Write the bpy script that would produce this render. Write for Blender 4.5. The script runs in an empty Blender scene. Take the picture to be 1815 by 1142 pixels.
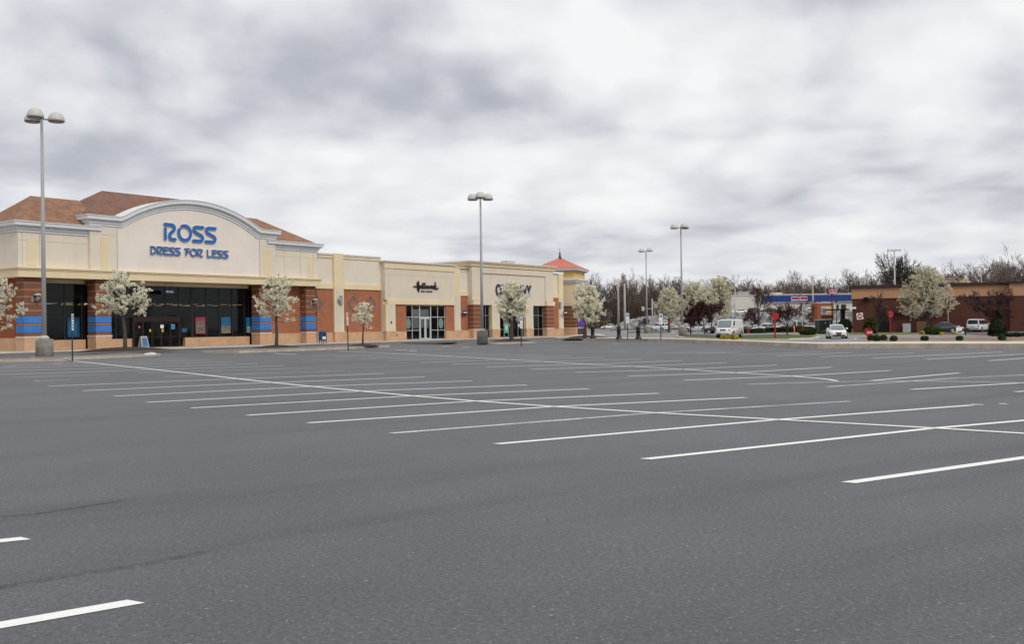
import bpy, bmesh, math, random
from mathutils import Vector, Matrix

S = bpy.context.scene
COL = S.collection
PI = math.pi

# ------------------------------------------------------------------ camera
CX, CY, FP = 907.5, 571.0, 1765.0      # photograph centre and focal length, in its pixels (35 mm lens)
EYEZ = 1.7
PITCH = math.atan(8.0 / FP)
ROLL = 0.014
_F = Vector((0, math.cos(PITCH), math.sin(PITCH)))
_U0 = Vector((0, -math.sin(PITCH), math.cos(PITCH)))
_R0 = Vector((1, 0, 0))
_R = _R0 * math.cos(ROLL) - _U0 * math.sin(ROLL)
_U = _U0 * math.cos(ROLL) + _R0 * math.sin(ROLL)
EYE = Vector((0, 0, EYEZ))
cd = bpy.data.cameras.new('camera')
cam = bpy.data.objects.new('camera', cd)
COL.objects.link(cam)
M = Matrix((_R, _U, -_F)).transposed().to_4x4()
M.translation = EYE
cam.matrix_world = M
cd.sensor_width = 36.0
cd.lens = FP / 1815.0 * 36.0
cd.clip_start = 0.1
cd.clip_end = 5000
S.camera = cam

# ------------------------------------------------------------------ exposure
S.view_settings.view_transform = 'Standard'
S.view_settings.look = 'None'
S.view_settings.exposure = 0.0
S.view_settings.gamma = 1.0

# ------------------------------------------------------------------ sky
SUN_EL, SUN_AZ = math.radians(42), math.radians(140)     # azimuth clockwise from +Y: behind the camera, to the right
W = bpy.data.worlds.new('World')
S.world = W
W.use_nodes = True
nt = W.node_tree
nt.nodes.clear()

class NG:
    """small helper for node trees"""
    def __init__(s, nt): s.nt = nt; s.x = 0
    def n(s, t, **k):
        nd = s.nt.nodes.new(t)
        for a, b in k.items(): setattr(nd, a, b)
        return nd
    def set(s, sock, v):
        if isinstance(v, bpy.types.NodeSocket): s.nt.links.new(v, sock)
        elif v is not None: sock.default_value = v
    def m(s, op, a, b=None, c=None, clamp=False):
        nd = s.n('ShaderNodeMath', operation=op, use_clamp=clamp)
        s.set(nd.inputs[0], a)
        if b is not None: s.set(nd.inputs[1], b)
        if c is not None: s.set(nd.inputs[2], c)
        return nd.outputs[0]
    def noise(s, vec, scale, detail=4, rough=.5, dist=0.0):
        nd = s.n('ShaderNodeTexNoise')
        if vec is not None: s.set(nd.inputs['Vector'], vec)
        nd.inputs['Scale'].default_value = scale
        nd.inputs['Detail'].default_value = detail
        nd.inputs['Roughness'].default_value = rough
        nd.inputs['Distortion'].default_value = dist
        return nd.outputs['Fac']
    def comb(s, x, y, z):
        nd = s.n('ShaderNodeCombineXYZ')
        for i, v in enumerate((x, y, z)): s.set(nd.inputs[i], v)
        return nd.outputs[0]
    def ramp(s, f, stops, interp='LINEAR'):
        nd = s.n('ShaderNodeValToRGB')
        cr = nd.color_ramp
        cr.interpolation = interp
        while len(cr.elements) < len(stops): cr.elements.new(.5)
        for e, (p, c) in zip(cr.elements, stops):
            e.position = p
            e.color = (c[0], c[1], c[2], 1) if not isinstance(c, (int, float)) else (c, c, c, 1)
        s.set(nd.inputs[0], f)
        return nd.outputs[0]
    def mix(s, f, a, b, blend='MIX'):
        nd = s.n('ShaderNodeMix', data_type='RGBA', blend_type=blend)
        s.set(nd.inputs[0], f)
        for i, v in ((6, a), (7, b)):
            if isinstance(v, (tuple, list)): v = (v[0], v[1], v[2], 1)
            s.set(nd.inputs[i], v)
        return nd.outputs[2]

g = NG(nt)
tc = g.n('ShaderNodeTexCoord')
sp = g.n('ShaderNodeSeparateXYZ')
nt.links.new(tc.outputs['Generated'], sp.inputs[0])
dx, dy, dz = sp.outputs
zc = g.m('MAXIMUM', dz, 0.0)
den = g.m('ADD', zc, 0.085)
ux = g.m('DIVIDE', dx, den)
uy = g.m('DIVIDE', dy, den)
# soft rolls of cloud: azimuth against a compressed elevation, so that rows tighten towards the horizon
lz = g.m('LOGARITHM', g.m('ADD', zc, 0.055), 2.718)
ayy = g.m('MAXIMUM', g.m('ABSOLUTE', dy), 0.05)
az_ = g.m('ARCTAN2', dx, dy)
vec = g.comb(g.m('MULTIPLY', ux, 0.9), uy, 3.7)
n1 = g.noise(vec, 0.55, 3, .48, .3)
n2 = g.noise(g.comb(g.m('MULTIPLY', az_, 6.5), g.m('MULTIPLY', lz, 2.6), 11.3), 1.25, 5, .47, .3)
n3 = g.noise(g.comb(g.m('MULTIPLY', az_, 8.0), g.m('MULTIPLY', lz, 3.2), 1.3), 2.6, 4, .5, .2)
# lumpy undersides: smooth cells, bent by noise
wv = g.noise(g.comb(g.m('MULTIPLY', az_, 9.0), g.m('MULTIPLY', lz, 4.0), 21.0), 1.2, 4, .55)
wv2 = g.noise(g.comb(g.m('MULTIPLY', az_, 9.0), g.m('MULTIPLY', lz, 4.0), 31.0), 1.2, 4, .55)
def cells(sx, sz, sc, k):
    vr = g.n('ShaderNodeTexVoronoi', feature='SMOOTH_F1')
    vr.inputs['Scale'].default_value = sc; vr.inputs['Smoothness'].default_value = .55
    nt.links.new(g.comb(g.m('ADD', g.m('MULTIPLY', az_, sx), g.m('MULTIPLY', wv, k)), g.m('ADD', g.m('MULTIPLY', lz, sz), g.m('MULTIPLY', wv2, k)), 0.7), vr.inputs['Vector'])
    return vr.outputs['Distance']
lump = g.m('MULTIPLY', g.m('SUBTRACT', .42, cells(7.5, 3.4, 1.0, 1.0)), .28)
lump2 = g.m('MULTIPLY', g.m('SUBTRACT', .42, cells(18.0, 9.0, 1.0, 1.1)), .18)
base = g.m('ADD', g.m('ADD', lump, lump2), g.m('ADD', g.m('MULTIPLY', n1, 0.24), g.m('ADD', g.m('MULTIPLY', n2, 0.51), g.m('ADD', g.m('MULTIPLY', n3, 0.16), 0.135))))
# large cloud masses, by direction: tangent of azimuth a, tangent of elevation e
ay = g.m('MAXIMUM', dy, 0.05)
wob = g.noise(g.comb(ux, uy, 6.1), 1.3, 3, .55)
wob2 = g.noise(g.comb(ux, uy, 16.1), 1.3, 3, .55)
A = g.m('ADD', g.m('DIVIDE', dx, ay), g.m('MULTIPLY', g.m('SUBTRACT', wob, .5), .34))
Eo = g.m('ADD', g.m('DIVIDE', dz, ay), g.m('MULTIPLY', g.m('SUBTRACT', wob2, .5), .13))
front = g.m('GREATER_THAN', dy, 0.05)
acc = None
BLOBS = [(560, 110, 270, 80, -.26), (760, 175, 210, 50, -.20), (90, 285, 210, 55, -.27), (350, 215, 120, 30, -.05),
         (900, 190, 90, 40, -.08), (60, 60, 160, 90, -.04), (1120, 70, 300, 90, .17), (640, 330, 240, 45, .10),
         (200, 180, 130, 40, .04), (1010, 260, 180, 60, .10), (1560, -30, 340, 45, -.16), (1350, 205, 220, 18, -.10),
         (1690, 310, 170, 26, -.13), (1560, 345, 120, 26, -.09), (1800, 170, 60, 70, -.10), (1600, 150, 120, 60, .05),
         (1250, 300, 260, 60, .02), (760, 455, 200, 12, -.10), (1000, 450, 130, 8, -.05), (1300, 400, 150, 14, -.05),
         (690, 395, 170, 14, .06), (80, 350, 170, 10, .08), (950, 60, 120, 50, .06), (800, 20, 240, 40, -.08)]
for px, py, sx, sy, am in BLOBS:
    a0 = (px - CX) / FP; e0 = (CY + 8 - py + .014 * (CX - px)) / FP
    q = g.m('POWER', g.m('MULTIPLY', g.m('SUBTRACT', A, a0), FP / sx), 2)
    r = g.m('POWER', g.m('MULTIPLY', g.m('SUBTRACT', Eo, e0), FP / sy), 2)
    v = g.m('MULTIPLY', g.m('EXPONENT', g.m('MULTIPLY', g.m('ADD', q, r), -0.5)), am * ((.62 if px < 1150 else 1.0) if am < 0 else .8))
    acc = v if acc is None else g.m('ADD', acc, v)
tot = g.m('ADD', base, g.m('MULTIPLY', acc, front))
cl = g.ramp(tot, [(.18, (.40, .42, .475)), (.34, (.52, .54, .595)), (.46, (.69, .70, .75)), (.58, (.84, .845, .875)), (.74, (.975, .975, .98))])
hz = g.m('MULTIPLY', zc, 1.0)
gain = g.m('ADD', 9.6, g.m('MULTIPLY', g.m('MAXIMUM', g.m('SUBTRACT', zc, .4), 0), 6.0))
clb = g.n('ShaderNodeVectorMath', operation='SCALE')
nt.links.new(cl, clb.inputs[0]); nt.links.new(gain, clb.inputs['Scale'])
sky = g.n('ShaderNodeTexSky', sky_type='NISHITA')
sky.sun_disc = False
sky.sun_elevation = SUN_EL
sky.sun_rotation = SUN_AZ
fin = g.mix(.975, sky.outputs[0], clb.outputs[0])
bg = g.n('ShaderNodeBackground')
nt.links.new(fin, bg.inputs[0]); bg.inputs[1].default_value = 0.10
wo = g.n('ShaderNodeOutputWorld')
nt.links.new(bg.outputs[0], wo.inputs[0])

# ------------------------------------------------------------------ sun (overcast)
sd = bpy.data.lights.new('sun', 'SUN')
sd.energy = 1.5
sd.angle = math.radians(14)
sd.color = (1.0, .95, .88)
sun = bpy.data.objects.new('sun', sd)
COL.objects.link(sun)
sv = Vector((math.sin(SUN_AZ) * math.cos(SUN_EL), math.cos(SUN_AZ) * math.cos(SUN_EL), math.sin(SUN_EL)))
sun.rotation_euler = sv.to_track_quat('Z', 'Y').to_euler()

# ------------------------------------------------------------------ measuring helpers
def ray(px, py): return _F * FP + _R * (px - CX) + _U * (CY - py)
def G(px, py, z=0.0):
    """where the sight line of a photograph pixel meets the level z"""
    d = ray(px, py); t = (z - EYEZ) / d.z
    return EYE + d * t
def AT(px, py, dist):
    """the point of that sight line at distance dist along Y"""
    d = ray(px, py); return EYE + d * (dist / d.y)
def hor(px): return 579 - .014 * (px - CX)
def H(x, y):
    return max(0.0, y - 150) * 0.0045
EX = Vector((2200 - CX, FP, 0)).normalized()     # along the shop fronts
EY = Vector((-EX.y, EX.x, 0))                    # into the shops
O = G(40, 625)
YAW = math.atan2(EX.y, EX.x)
def fac(px, py, y=0.0):
    """(distance along the shop fronts, height) of a pixel on the plane y metres behind the fronts"""
    d = ray(px, py); t = (O + EY * y - EYE).dot(EY) / d.dot(EY)
    P = EYE + d * t - O
    return P.dot(EX), P.z
def U_(px, y=0.0): return fac(px, 580, y)[0]
def Z_(px, py, y=0.0): return fac(px, py, y)[1]
def W_(u, y, z=0.0): return O + EX * u + EY * y + Vector((0, 0, z))

# ------------------------------------------------------------------ materials
MATS = {}
def new_mat(name):
    m = bpy.data.materials.new(name); m.use_nodes = True
    t = m.node_tree
    b = t.nodes['Principled BSDF']
    return m, NG(t), b, t
def mat(name, col, rough=.75, metal=0.0, var=.12, vscale=1.5, fine=0.0, fscale=40, spec=.3, bump=0.0, bscale=30, coat=0.0, emit=None):
    if name in MATS: return MATS[name]
    m, g, b, t = new_mat(name)
    tc = g.n('ShaderNodeTexCoord')
    o = tc.outputs['Object']
    c = col
    if var > 0:
        f = g.noise(o, vscale, 5, .6)
        k = g.ramp(f, [(.3, 1 - var), (.7, 1 + var * .6)])
        c = g.mix(1.0, tuple(col), k, 'MULTIPLY')
    if fine > 0:
        f2 = g.noise(o, fscale, 2, .6)
        k2 = g.ramp(f2, [(.3, 1 - fine), (.7, 1 + fine * .5)])
        c = g.mix(1.0, c if not isinstance(c, tuple) else tuple(c), k2, 'MULTIPLY')
    if isinstance(c, (tuple, list)): b.inputs['Base Color'].default_value = (c[0], c[1], c[2], 1)
    else: t.links.new(c, b.inputs['Base Color'])
    b.inputs['Roughness'].default_value = rough
    b.inputs['Metallic'].default_value = metal
    b.inputs['Specular IOR Level'].default_value = spec
    if coat: b.inputs['Coat Weight'].default_value = coat; b.inputs['Coat Roughness'].default_value = .05
    if bump > 0:
        bp = g.n('ShaderNodeBump'); bp.inputs['Strength'].default_value = bump; bp.inputs['Distance'].default_value = .02
        t.links.new(g.noise(o, bscale, 3, .6), bp.inputs['Height']); t.links.new(bp.outputs[0], b.inputs['Normal'])
    if emit: b.inputs['Emission Color'].default_value = (*emit[:3], 1); b.inputs['Emission Strength'].default_value = emit[3]
    MATS[name] = m
    return m

def brick_mat(name, c1, c2, mortar, w=.4, h=.2, ms=.012, stripe=None, stripe_col=None, period=1.0, thick=.12, off=0.0):
    if name in MATS: return MATS[name]
    m, g, b, t = new_mat(name)
    tc = g.n('ShaderNodeTexCoord')
    s = g.n('ShaderNodeSeparateXYZ'); t.links.new(tc.outputs['Object'], s.inputs[0])
    v = g.comb(g.m('ADD', s.outputs[0], s.outputs[1]), s.outputs[2], 0)
    br = g.n('ShaderNodeTexBrick')
    t.links.new(v, br.inputs['Vector'])
    br.inputs['Color1'].default_value = (*c1, 1); br.inputs['Color2'].default_value = (*c2, 1); br.inputs['Mortar'].default_value = (*mortar, 1)
    br.inputs['Scale'].default_value = 1.0; br.inputs['Mortar Size'].default_value = ms; br.inputs['Mortar Smooth'].default_value = .3
    br.inputs['Brick Width'].default_value = w; br.inputs['Row Height'].default_value = h
    f = g.noise(tc.outputs['Object'], .9, 5, .65)
    c = g.mix(1.0, br.outputs['Color'], g.ramp(f, [(.3, .84), (.7, 1.1)]), 'MULTIPLY')
    f2 = g.noise(tc.outputs['Object'], 14, 3, .6)
    c = g.mix(1.0, c, g.ramp(f2, [(.3, .86), (.7, 1.1)]), 'MULTIPLY')
    if stripe_col:
        q = g.m('FRACT', g.m('DIVIDE', g.m('ADD', s.outputs[2], off), period))
        k = g.m('LESS_THAN', q, thick / period)
        c = g.mix(k, c, stripe_col)
    t.links.new(c, b.inputs['Base Color'])
    b.inputs['Roughness'].default_value = .88
    b.inputs['Specular IOR Level'].default_value = .2
    bp = g.n('ShaderNodeBump'); bp.inputs['Strength'].default_value = .5; bp.inputs['Distance'].default_value = .02
    t.links.new(br.outputs['Fac'], bp.inputs['Height']); bp.invert = True
    t.links.new(bp.outputs[0], b.inputs['Normal'])
    MATS[name] = m
    return m

def stucco(name, col, joints=True):
    """rendered wall: fine grain, broad weathering, faint panel joints, streaks under the copings"""
    if name in MATS: return MATS[name]
    m, g, b, t = new_mat(name)
    tc = g.n('ShaderNodeTexCoord'); o = tc.outputs['Object']
    s = g.n('ShaderNodeSeparateXYZ'); t.links.new(o, s.inputs[0])
    f = g.noise(o, .35, 5, .6)
    c = g.mix(1.0, col, g.ramp(f, [(.3, .93), (.7, 1.04)]), 'MULTIPLY')
    st = g.noise(g.comb(g.m('MULTIPLY', s.outputs[0], 3.0), g.m('MULTIPLY', s.outputs[1], 3.0), g.m('MULTIPLY', s.outputs[2], .25)), 1.0, 4, .6)
    c = g.mix(1.0, c, g.ramp(st, [(.38, .985), (.6, 1.01)]), 'MULTIPLY')
    fn = g.noise(o, 30, 3, .6)
    c = g.mix(1.0, c, g.ramp(fn, [(.3, .95), (.7, 1.03)]), 'MULTIPLY')
    t.links.new(c, b.inputs['Base Color'])
    b.inputs['Roughness'].default_value = .9; b.inputs['Specular IOR Level'].default_value = .2
    bp = g.n('ShaderNodeBump'); bp.inputs['Strength'].default_value = .25; bp.inputs['Distance'].default_value = .01
    t.links.new(fn, bp.inputs['Height']); t.links.new(bp.outputs[0], b.inputs['Normal'])
    MATS[name] = m
    return m

def glass_mat(name, tint=(.012, .014, .014), mixf=.7, rough=.04):
    """window glass: part see-through, part mirror"""
    if name in MATS: return MATS[name]
    m, g, b, t = new_mat(name)
    t.nodes.remove(b)
    tr = g.n('ShaderNodeBsdfTransparent'); tr.inputs[0].default_value = (.55, .58, .56, 1)
    gl = g.n('ShaderNodeBsdfGlossy'); gl.inputs['Roughness'].default_value = rough; gl.inputs[0].default_value = (.9, .93, .95, 1)
    df = g.n('ShaderNodeBsdfDiffuse'); df.inputs[0].default_value = (*tint, 1)
    lw = g.n('ShaderNodeFresnel'); lw.inputs[0].default_value = 1.30
    m1 = g.n('ShaderNodeMixShader'); m1.inputs[0].default_value = 1 - mixf
    t.links.new(tr.outputs[0], m1.inputs[1]); t.links.new(df.outputs[0], m1.inputs[2])
    m2 = g.n('ShaderNodeMixShader')
    tc = g.n('ShaderNodeTexCoord')
    bp = g.n('ShaderNodeBump'); bp.inputs['Strength'].default_value = .06; bp.inputs['Distance'].default_value = .05
    t.links.new(g.noise(tc.outputs['Object'], 1.1, 2, .5), bp.inputs['Height']); t.links.new(bp.outputs[0], gl.inputs['Normal'])
    t.links.new(lw.outputs[0], m2.inputs[0]); t.links.new(m1.outputs[0], m2.inputs[1]); t.links.new(gl.outputs[0], m2.inputs[2])
    t.links.new(m2.outputs[0], t.nodes['Material Output'].inputs[0])
    MATS[name] = m
    return m

def foliage_mat(name, stops, trans=.25):
    if name in MATS: return MATS[name]
    m, g, b, t = new_mat(name)
    ge = g.n('ShaderNodeNewGeometry')
    tc = g.n('ShaderNodeTexCoord')
    f = g.noise(tc.outputs['Object'], 1.6, 3, .6)
    k = g.m('ADD', g.m('MULTIPLY', ge.outputs['Random Per Island'], .65), g.m('MULTIPLY', f, .4), clamp=True)
    c = g.ramp(k, stops)
    t.links.new(c, b.inputs['Base Color'])
    b.inputs['Roughness'].default_value = .8; b.inputs['Specular IOR Level'].default_value = .15
    if trans:
        tl = g.n('ShaderNodeBsdfTranslucent'); t.links.new(c, tl.inputs[0])
        mx = g.n('ShaderNodeMixShader'); mx.inputs[0].default_value = trans
        t.links.new(b.outputs[0], mx.inputs[1]); t.links.new(tl.outputs[0], mx.inputs[2])
        t.links.new(mx.outputs[0], t.nodes['Material Output'].inputs[0])
    MATS[name] = m
    return m

# ------------------------------------------------------------------ mesh helpers
class MB:
    def __init__(s): s.v = []; s.f = []; s.sm = []
    def add(s, vs, fs, smooth=False):
        o = len(s.v); s.v.extend([tuple(v) for v in vs])
        for f in fs: s.f.append(tuple(i + o for i in f)); s.sm.append(smooth)
        return s
    def box(s, x0, x1, y0, y1, z0, z1):
        if x0 > x1: x0, x1 = x1, x0
        if y0 > y1: y0, y1 = y1, y0
        if z0 > z1: z0, z1 = z1, z0
        return s.add([(x0, y0, z0), (x1, y0, z0), (x1, y1, z0), (x0, y1, z0), (x0, y0, z1), (x1, y0, z1), (x1, y1, z1), (x0, y1, z1)],
                     [(0, 3, 2, 1), (4, 5, 6, 7), (0, 1, 5, 4), (1, 2, 6, 5), (2, 3, 7, 6), (3, 0, 4, 7)])
    def obox(s, c, ax, ay, az):
        c = Vector(c); ax = Vector(ax); ay = Vector(ay); az = Vector(az)
        p = [c + ax * i + ay * j + az * k for k in (-.5, .5) for (i, j) in ((-.5, -.5), (.5, -.5), (.5, .5), (-.5, .5))]
        return s.add(p, [(0, 3, 2, 1), (4, 5, 6, 7), (0, 1, 5, 4), (1, 2, 6, 5), (2, 3, 7, 6), (3, 0, 4, 7)])
    def prism(s, pts, z0, z1):
        """polygon in xy between two heights (z0, z1 may be lists per point)"""
        n = len(pts)
        a = z0 if isinstance(z0, (list, tuple)) else [z0] * n
        b = z1 if isinstance(z1, (list, tuple)) else [z1] * n
        vs = [(p[0], p[1], a[i]) for i, p in enumerate(pts)] + [(p[0], p[1], b[i]) for i, p in enumerate(pts)]
        area = sum(pts[i][0] * pts[(i + 1) % n][1] - pts[(i + 1) % n][0] * pts[i][1] for i in range(n))
        if area > 0:
            fs = [tuple(range(n - 1, -1, -1)), tuple(range(n, 2 * n))] + [(i, (i + 1) % n, n + (i + 1) % n, n + i) for i in range(n)]
        else:
            fs = [tuple(range(n)), tuple(range(2 * n - 1, n - 1, -1))] + [(i, n + i, n + (i + 1) % n, (i + 1) % n) for i in range(n)]
        return s.add(vs, fs)
    def prismy(s, pts, y0, y1):
        """polygon given in (x, z), extruded along y"""
        n = len(pts)
        vs = [(p[0], y0, p[1]) for p in pts] + [(p[0], y1, p[1]) for p in pts]
        area = sum(pts[i][0] * pts[(i + 1) % n][1] - pts[(i + 1) % n][0] * pts[i][1] for i in range(n))
        if (area > 0) == (y1 > y0):
            fs = [tuple(range(n)), tuple(range(2 * n - 1, n - 1, -1))] + [(i, n + i, n + (i + 1) % n, (i + 1) % n) for i in range(n)]
        else:
            fs = [tuple(range(n - 1, -1, -1)), tuple(range(n, 2 * n))] + [(i, (i + 1) % n, n + (i + 1) % n, n + i) for i in range(n)]
        return s.add(vs, fs)
    def quad(s, a, b, c, d): return s.add([a, b, c, d], [(0, 1, 2, 3)])
    def tube(s, pts, radii, n=8, caps=True, smooth=True):
        pts = [Vector(p) for p in pts]
        if isinstance(radii, (int, float)): radii = [radii] * len(pts)
        vs = []; fs = []
        prev = None
        for i, p in enumerate(pts):
            a = pts[max(i - 1, 0)]; b = pts[min(i + 1, len(pts) - 1)]
            d = (b - a)
            d = d.normalized() if d.length > 1e-9 else Vector((0, 0, 1))
            if prev is None:
                u = d.orthogonal().normalized()
            else:
                u = prev - d * prev.dot(d)
                u = u.normalized() if u.length > 1e-6 else d.orthogonal().normalized()
            prev = u; w = d.cross(u)
            for k in range(n):
                t = 2 * PI * k / n
                vs.append(p + (u * math.cos(t) + w * math.sin(t)) * radii[i])
        for i in range(len(pts) - 1):
            for k in range(n):
                fs.append((i * n + k, i * n + (k + 1) % n, (i + 1) * n + (k + 1) % n, (i + 1) * n + k))
        s.add(vs, fs, smooth)
        if caps:
            o = len(s.v) - len(vs)
            s.f.append(tuple(o + k for k in range(n - 1, -1, -1))); s.sm.append(False)
            s.f.append(tuple(o + (len(pts) - 1) * n + k for k in range(n))); s.sm.append(False)
        return s
    def cyl(s, x, y, z0, z1, r0, r1=None, n=16, smooth=True):
        return s.tube([(x, y, z0), (x, y, z1)], [r0, r0 if r1 is None else r1], n, True, smooth)
    def lathe(s, x, y, prof, n=20, smooth=True):
        return s.tube([(x, y, z) for r, z in prof], [r for r, z in prof], n, True, smooth) if False else s._lathe(x, y, prof, n, smooth)
    def _lathe(s, x, y, prof, n, smooth):
        vs = [(x + r * math.cos(2 * PI * k / n), y + r * math.sin(2 * PI * k / n), z) for r, z in prof for k in range(n)]
        fs = [(i * n + k, i * n + (k + 1) % n, (i + 1) * n + (k + 1) % n, (i + 1) * n + k) for i in range(len(prof) - 1) for k in range(n)]
        s.add(vs, fs, smooth)
        o = len(s.v) - len(vs)
        s.f.append(tuple(o + k for k in range(n - 1, -1, -1))); s.sm.append(False)
        s.f.append(tuple(o + (len(prof) - 1) * n + k for k in range(n))); s.sm.append(False)
        return s
    def build(s, name, m, parent=None, shift=None, smooth=False, bevel=0.0):
        me = bpy.data.meshes.new(name)
        vs = s.v if shift is None else [(v[0] - shift[0], v[1] - shift[1], v[2] - shift[2]) for v in s.v]
        me.from_pydata(vs, [], s.f)
        me.polygons.foreach_set('use_smooth', [bool(x or smooth) for x in s.sm])
        me.update()
        ob = bpy.data.objects.new(name, me)
        COL.objects.link(ob)
        if m is not None: me.materials.append(m)
        if parent is not None: ob.parent = parent
        if bevel:
            md = ob.modifiers.new('bevel', 'BEVEL'); md.width = bevel; md.segments = 2; md.limit_method = 'ANGLE'
        return ob

def tag(o, label=None, cat=None, group=None, kind=None):
    if label: o['label'] = label
    if cat: o['category'] = cat
    if group: o['group'] = group
    if kind: o['kind'] = kind
    return o
def thing(name, loc, label, cat, rz=0.0, group=None):
    o = bpy.data.objects.new(name, None)
    COL.objects.link(o); o.location = loc; o.rotation_euler = (0, 0, rz)
    o.empty_display_size = .3
    return tag(o, label, cat, group)
def kids(o): return [c for c in bpy.data.objects if c.parent == o]
def dup(root, loc, label=None, rz=None, group=None, scale=None, only=None):
    r = root.copy(); COL.objects.link(r); r.location = loc
    if rz is not None: r.rotation_euler = (0, 0, rz)
    if label: r['label'] = label
    if group: r['group'] = group
    if scale: r.scale = scale if isinstance(scale, tuple) else (scale,) * 3
    for ch in kids(root):
        if only and ch.name.split('.')[0] not in only: continue
        c = ch.copy(); COL.objects.link(c); c.parent = r
        for gr in kids(ch):
            d = gr.copy(); COL.objects.link(d); d.parent = c
    return r

def text_mesh(name, body, m, parent, center, width, height, depth=.06, yaw=0.0, bold=0.0):
    """built-in font lettering fitted to width x height, facing -y of the parent"""
    cu = bpy.data.curves.new(name, 'FONT'); cu.body = body
    cu.align_x = 'CENTER'; cu.align_y = 'CENTER'; cu.extrude = .01; cu.offset = bold; cu.resolution_u = 3
    tmp = bpy.data.objects.new(name + '_c', cu); COL.objects.link(tmp)
    dg = bpy.context.evaluated_depsgraph_get()
    me = bpy.data.meshes.new_from_object(tmp.evaluated_get(dg))
    bpy.data.objects.remove(tmp); bpy.data.curves.remove(cu)
    xs = [v.co.x for v in me.vertices]; ys = [v.co.y for v in me.vertices]
    cx, cy = (min(xs) + max(xs)) / 2, (min(ys) + max(ys)) / 2
    sx = width / (max(xs) - min(xs)); sy = height / (max(ys) - min(ys))
    for v in me.vertices:
        x, y, z = v.co
        v.co = ((x - cx) * sx, -z / .01 * depth / 2, (y - cy) * sy)
    me.materials.append(m)
    ob = bpy.data.objects.new(name, me); COL.objects.link(ob)
    if parent is not None: ob.parent = parent
    ob.location = center; ob.rotation_euler = (0, 0, yaw)
    return ob

def proj(P):
    v = Vector(P) - EYE
    f = v.dot(_F)
    return CX + FP * v.dot(_R) / f, CY - FP * v.dot(_U) / f

# ------------------------------------------------------------------ palette
BEIGE_C = stucco('stucco_center', (.77, .695, .62))
BEIGE_W = stucco('stucco_wing', (.71, .64, .525))
BEIGE_H = stucco('stucco_card', (.665, .585, .475))
YELLOW = stucco('stucco_yellow', (.74, .61, .395))
YELLOW2 = stucco('stucco_gold', (.68, .47, .17))
WHITISH = stucco('stucco_pale', (.63, .58, .50))
CORN = mat('cornice_grey', (.66, .67, .68), .6, var=.06, vscale=.7)
COPE = mat('coping', (.62, .58, .52), .6, var=.1)
BRICK = brick_mat('brick_orange', (.42, .170, .088), (.375, .145, .075), (.30, .13, .08), .4, .2, .016)
BRICKD = brick_mat('brick_shaded', (.30, .085, .035), (.27, .075, .03), (.24, .09, .05), .4, .2, .016)  # darker copy of the orange brick: shade under the overhang put into the colour
PILL = brick_mat('brick_striped', (.185, .075, .047), (.14, .06, .04), (.33, .18, .12), .2, .1, .012, True, (.45, .19, .09, 1), .63, .10, .10)
PINK = brick_mat('stone_pink', (.60, .385, .235), (.57, .355, .215), (.53, .33, .20), .4, .2, .01)
STONE = mat('stone_cap', (.62, .52, .41), .8, var=.1)
BLUE = brick_mat('glazed_blue', (.055, .225, .60), (.05, .21, .57), (.045, .19, .52), .4, .2, .008)
GREYBR = mat('grey_brick', (.20, .155, .135), .9, var=.2, vscale=4)
SHING = brick_mat('shingle_brown', (.26, .145, .105), (.18, .098, .073), (.14, .08, .06), .33, .16, .01)
SHING2 = brick_mat('shingle_tan', (.33, .185, .115), (.23, .125, .08), (.17, .095, .062), .33, .16, .01)
DARKFR = mat('bronze_frame', (.012, .011, .011), .45, var=0, spec=.4)
BROWNFR = mat('brown_frame', (.024, .013, .010), .5, var=0)
ALU = mat('aluminium_frame', (.52, .55, .56), .4, var=0.04, metal=.2)
GREYFR = mat('grey_green_frame', (.18, .21, .20), .5, var=0)
GLASS = glass_mat('shop_glass')
OLIVE = mat('spandrel_olive', (.42, .42, .33), .35, var=.25, vscale=.5, spec=.5)
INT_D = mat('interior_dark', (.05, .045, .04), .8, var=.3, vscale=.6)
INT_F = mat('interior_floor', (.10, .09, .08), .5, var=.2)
LAMPIN = mat('interior_lamp', (.8, .7, .5), .5, var=0, emit=(1.0, .70, .42, 1.3))
METAL = mat('grey_metal', (.33, .335, .34), .5, var=.08, metal=.3)
METAL_L = mat('light_metal', (.46, .46, .455), .5, var=.08)
BLACK = mat('black_metal', (.012, .012, .016), .45, var=0, spec=.4)
CONC = mat('concrete', (.44, .40, .345), .9, var=.22, vscale=.8, fine=.12, fscale=30)
CONC_L = mat('concrete_light', (.62, .565, .48), .9, var=.14, vscale=.5, fine=.1, fscale=20)
CONC_K = mat('kerb_concrete', (.50, .43, .345), .9, var=.28, vscale=1.2, fine=.15, fscale=25)
SIGNBLUE = mat('sign_blue', (.010, .135, .46), .4, var=.05)
SIGNRET = mat('sign_return', (.60, .50, .38), .6, var=.05)
NAVY = mat('sign_navy', (.016, .021, .06), .4, var=0)
CHAR = mat('sign_black', (.014, .014, .018), .4, var=0)
WHITE = mat('white_paint', (.78, .78, .78), .5, var=.04)
RUBBER = mat('black_rubber', (.015, .015, .015), .8, var=0)

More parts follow.
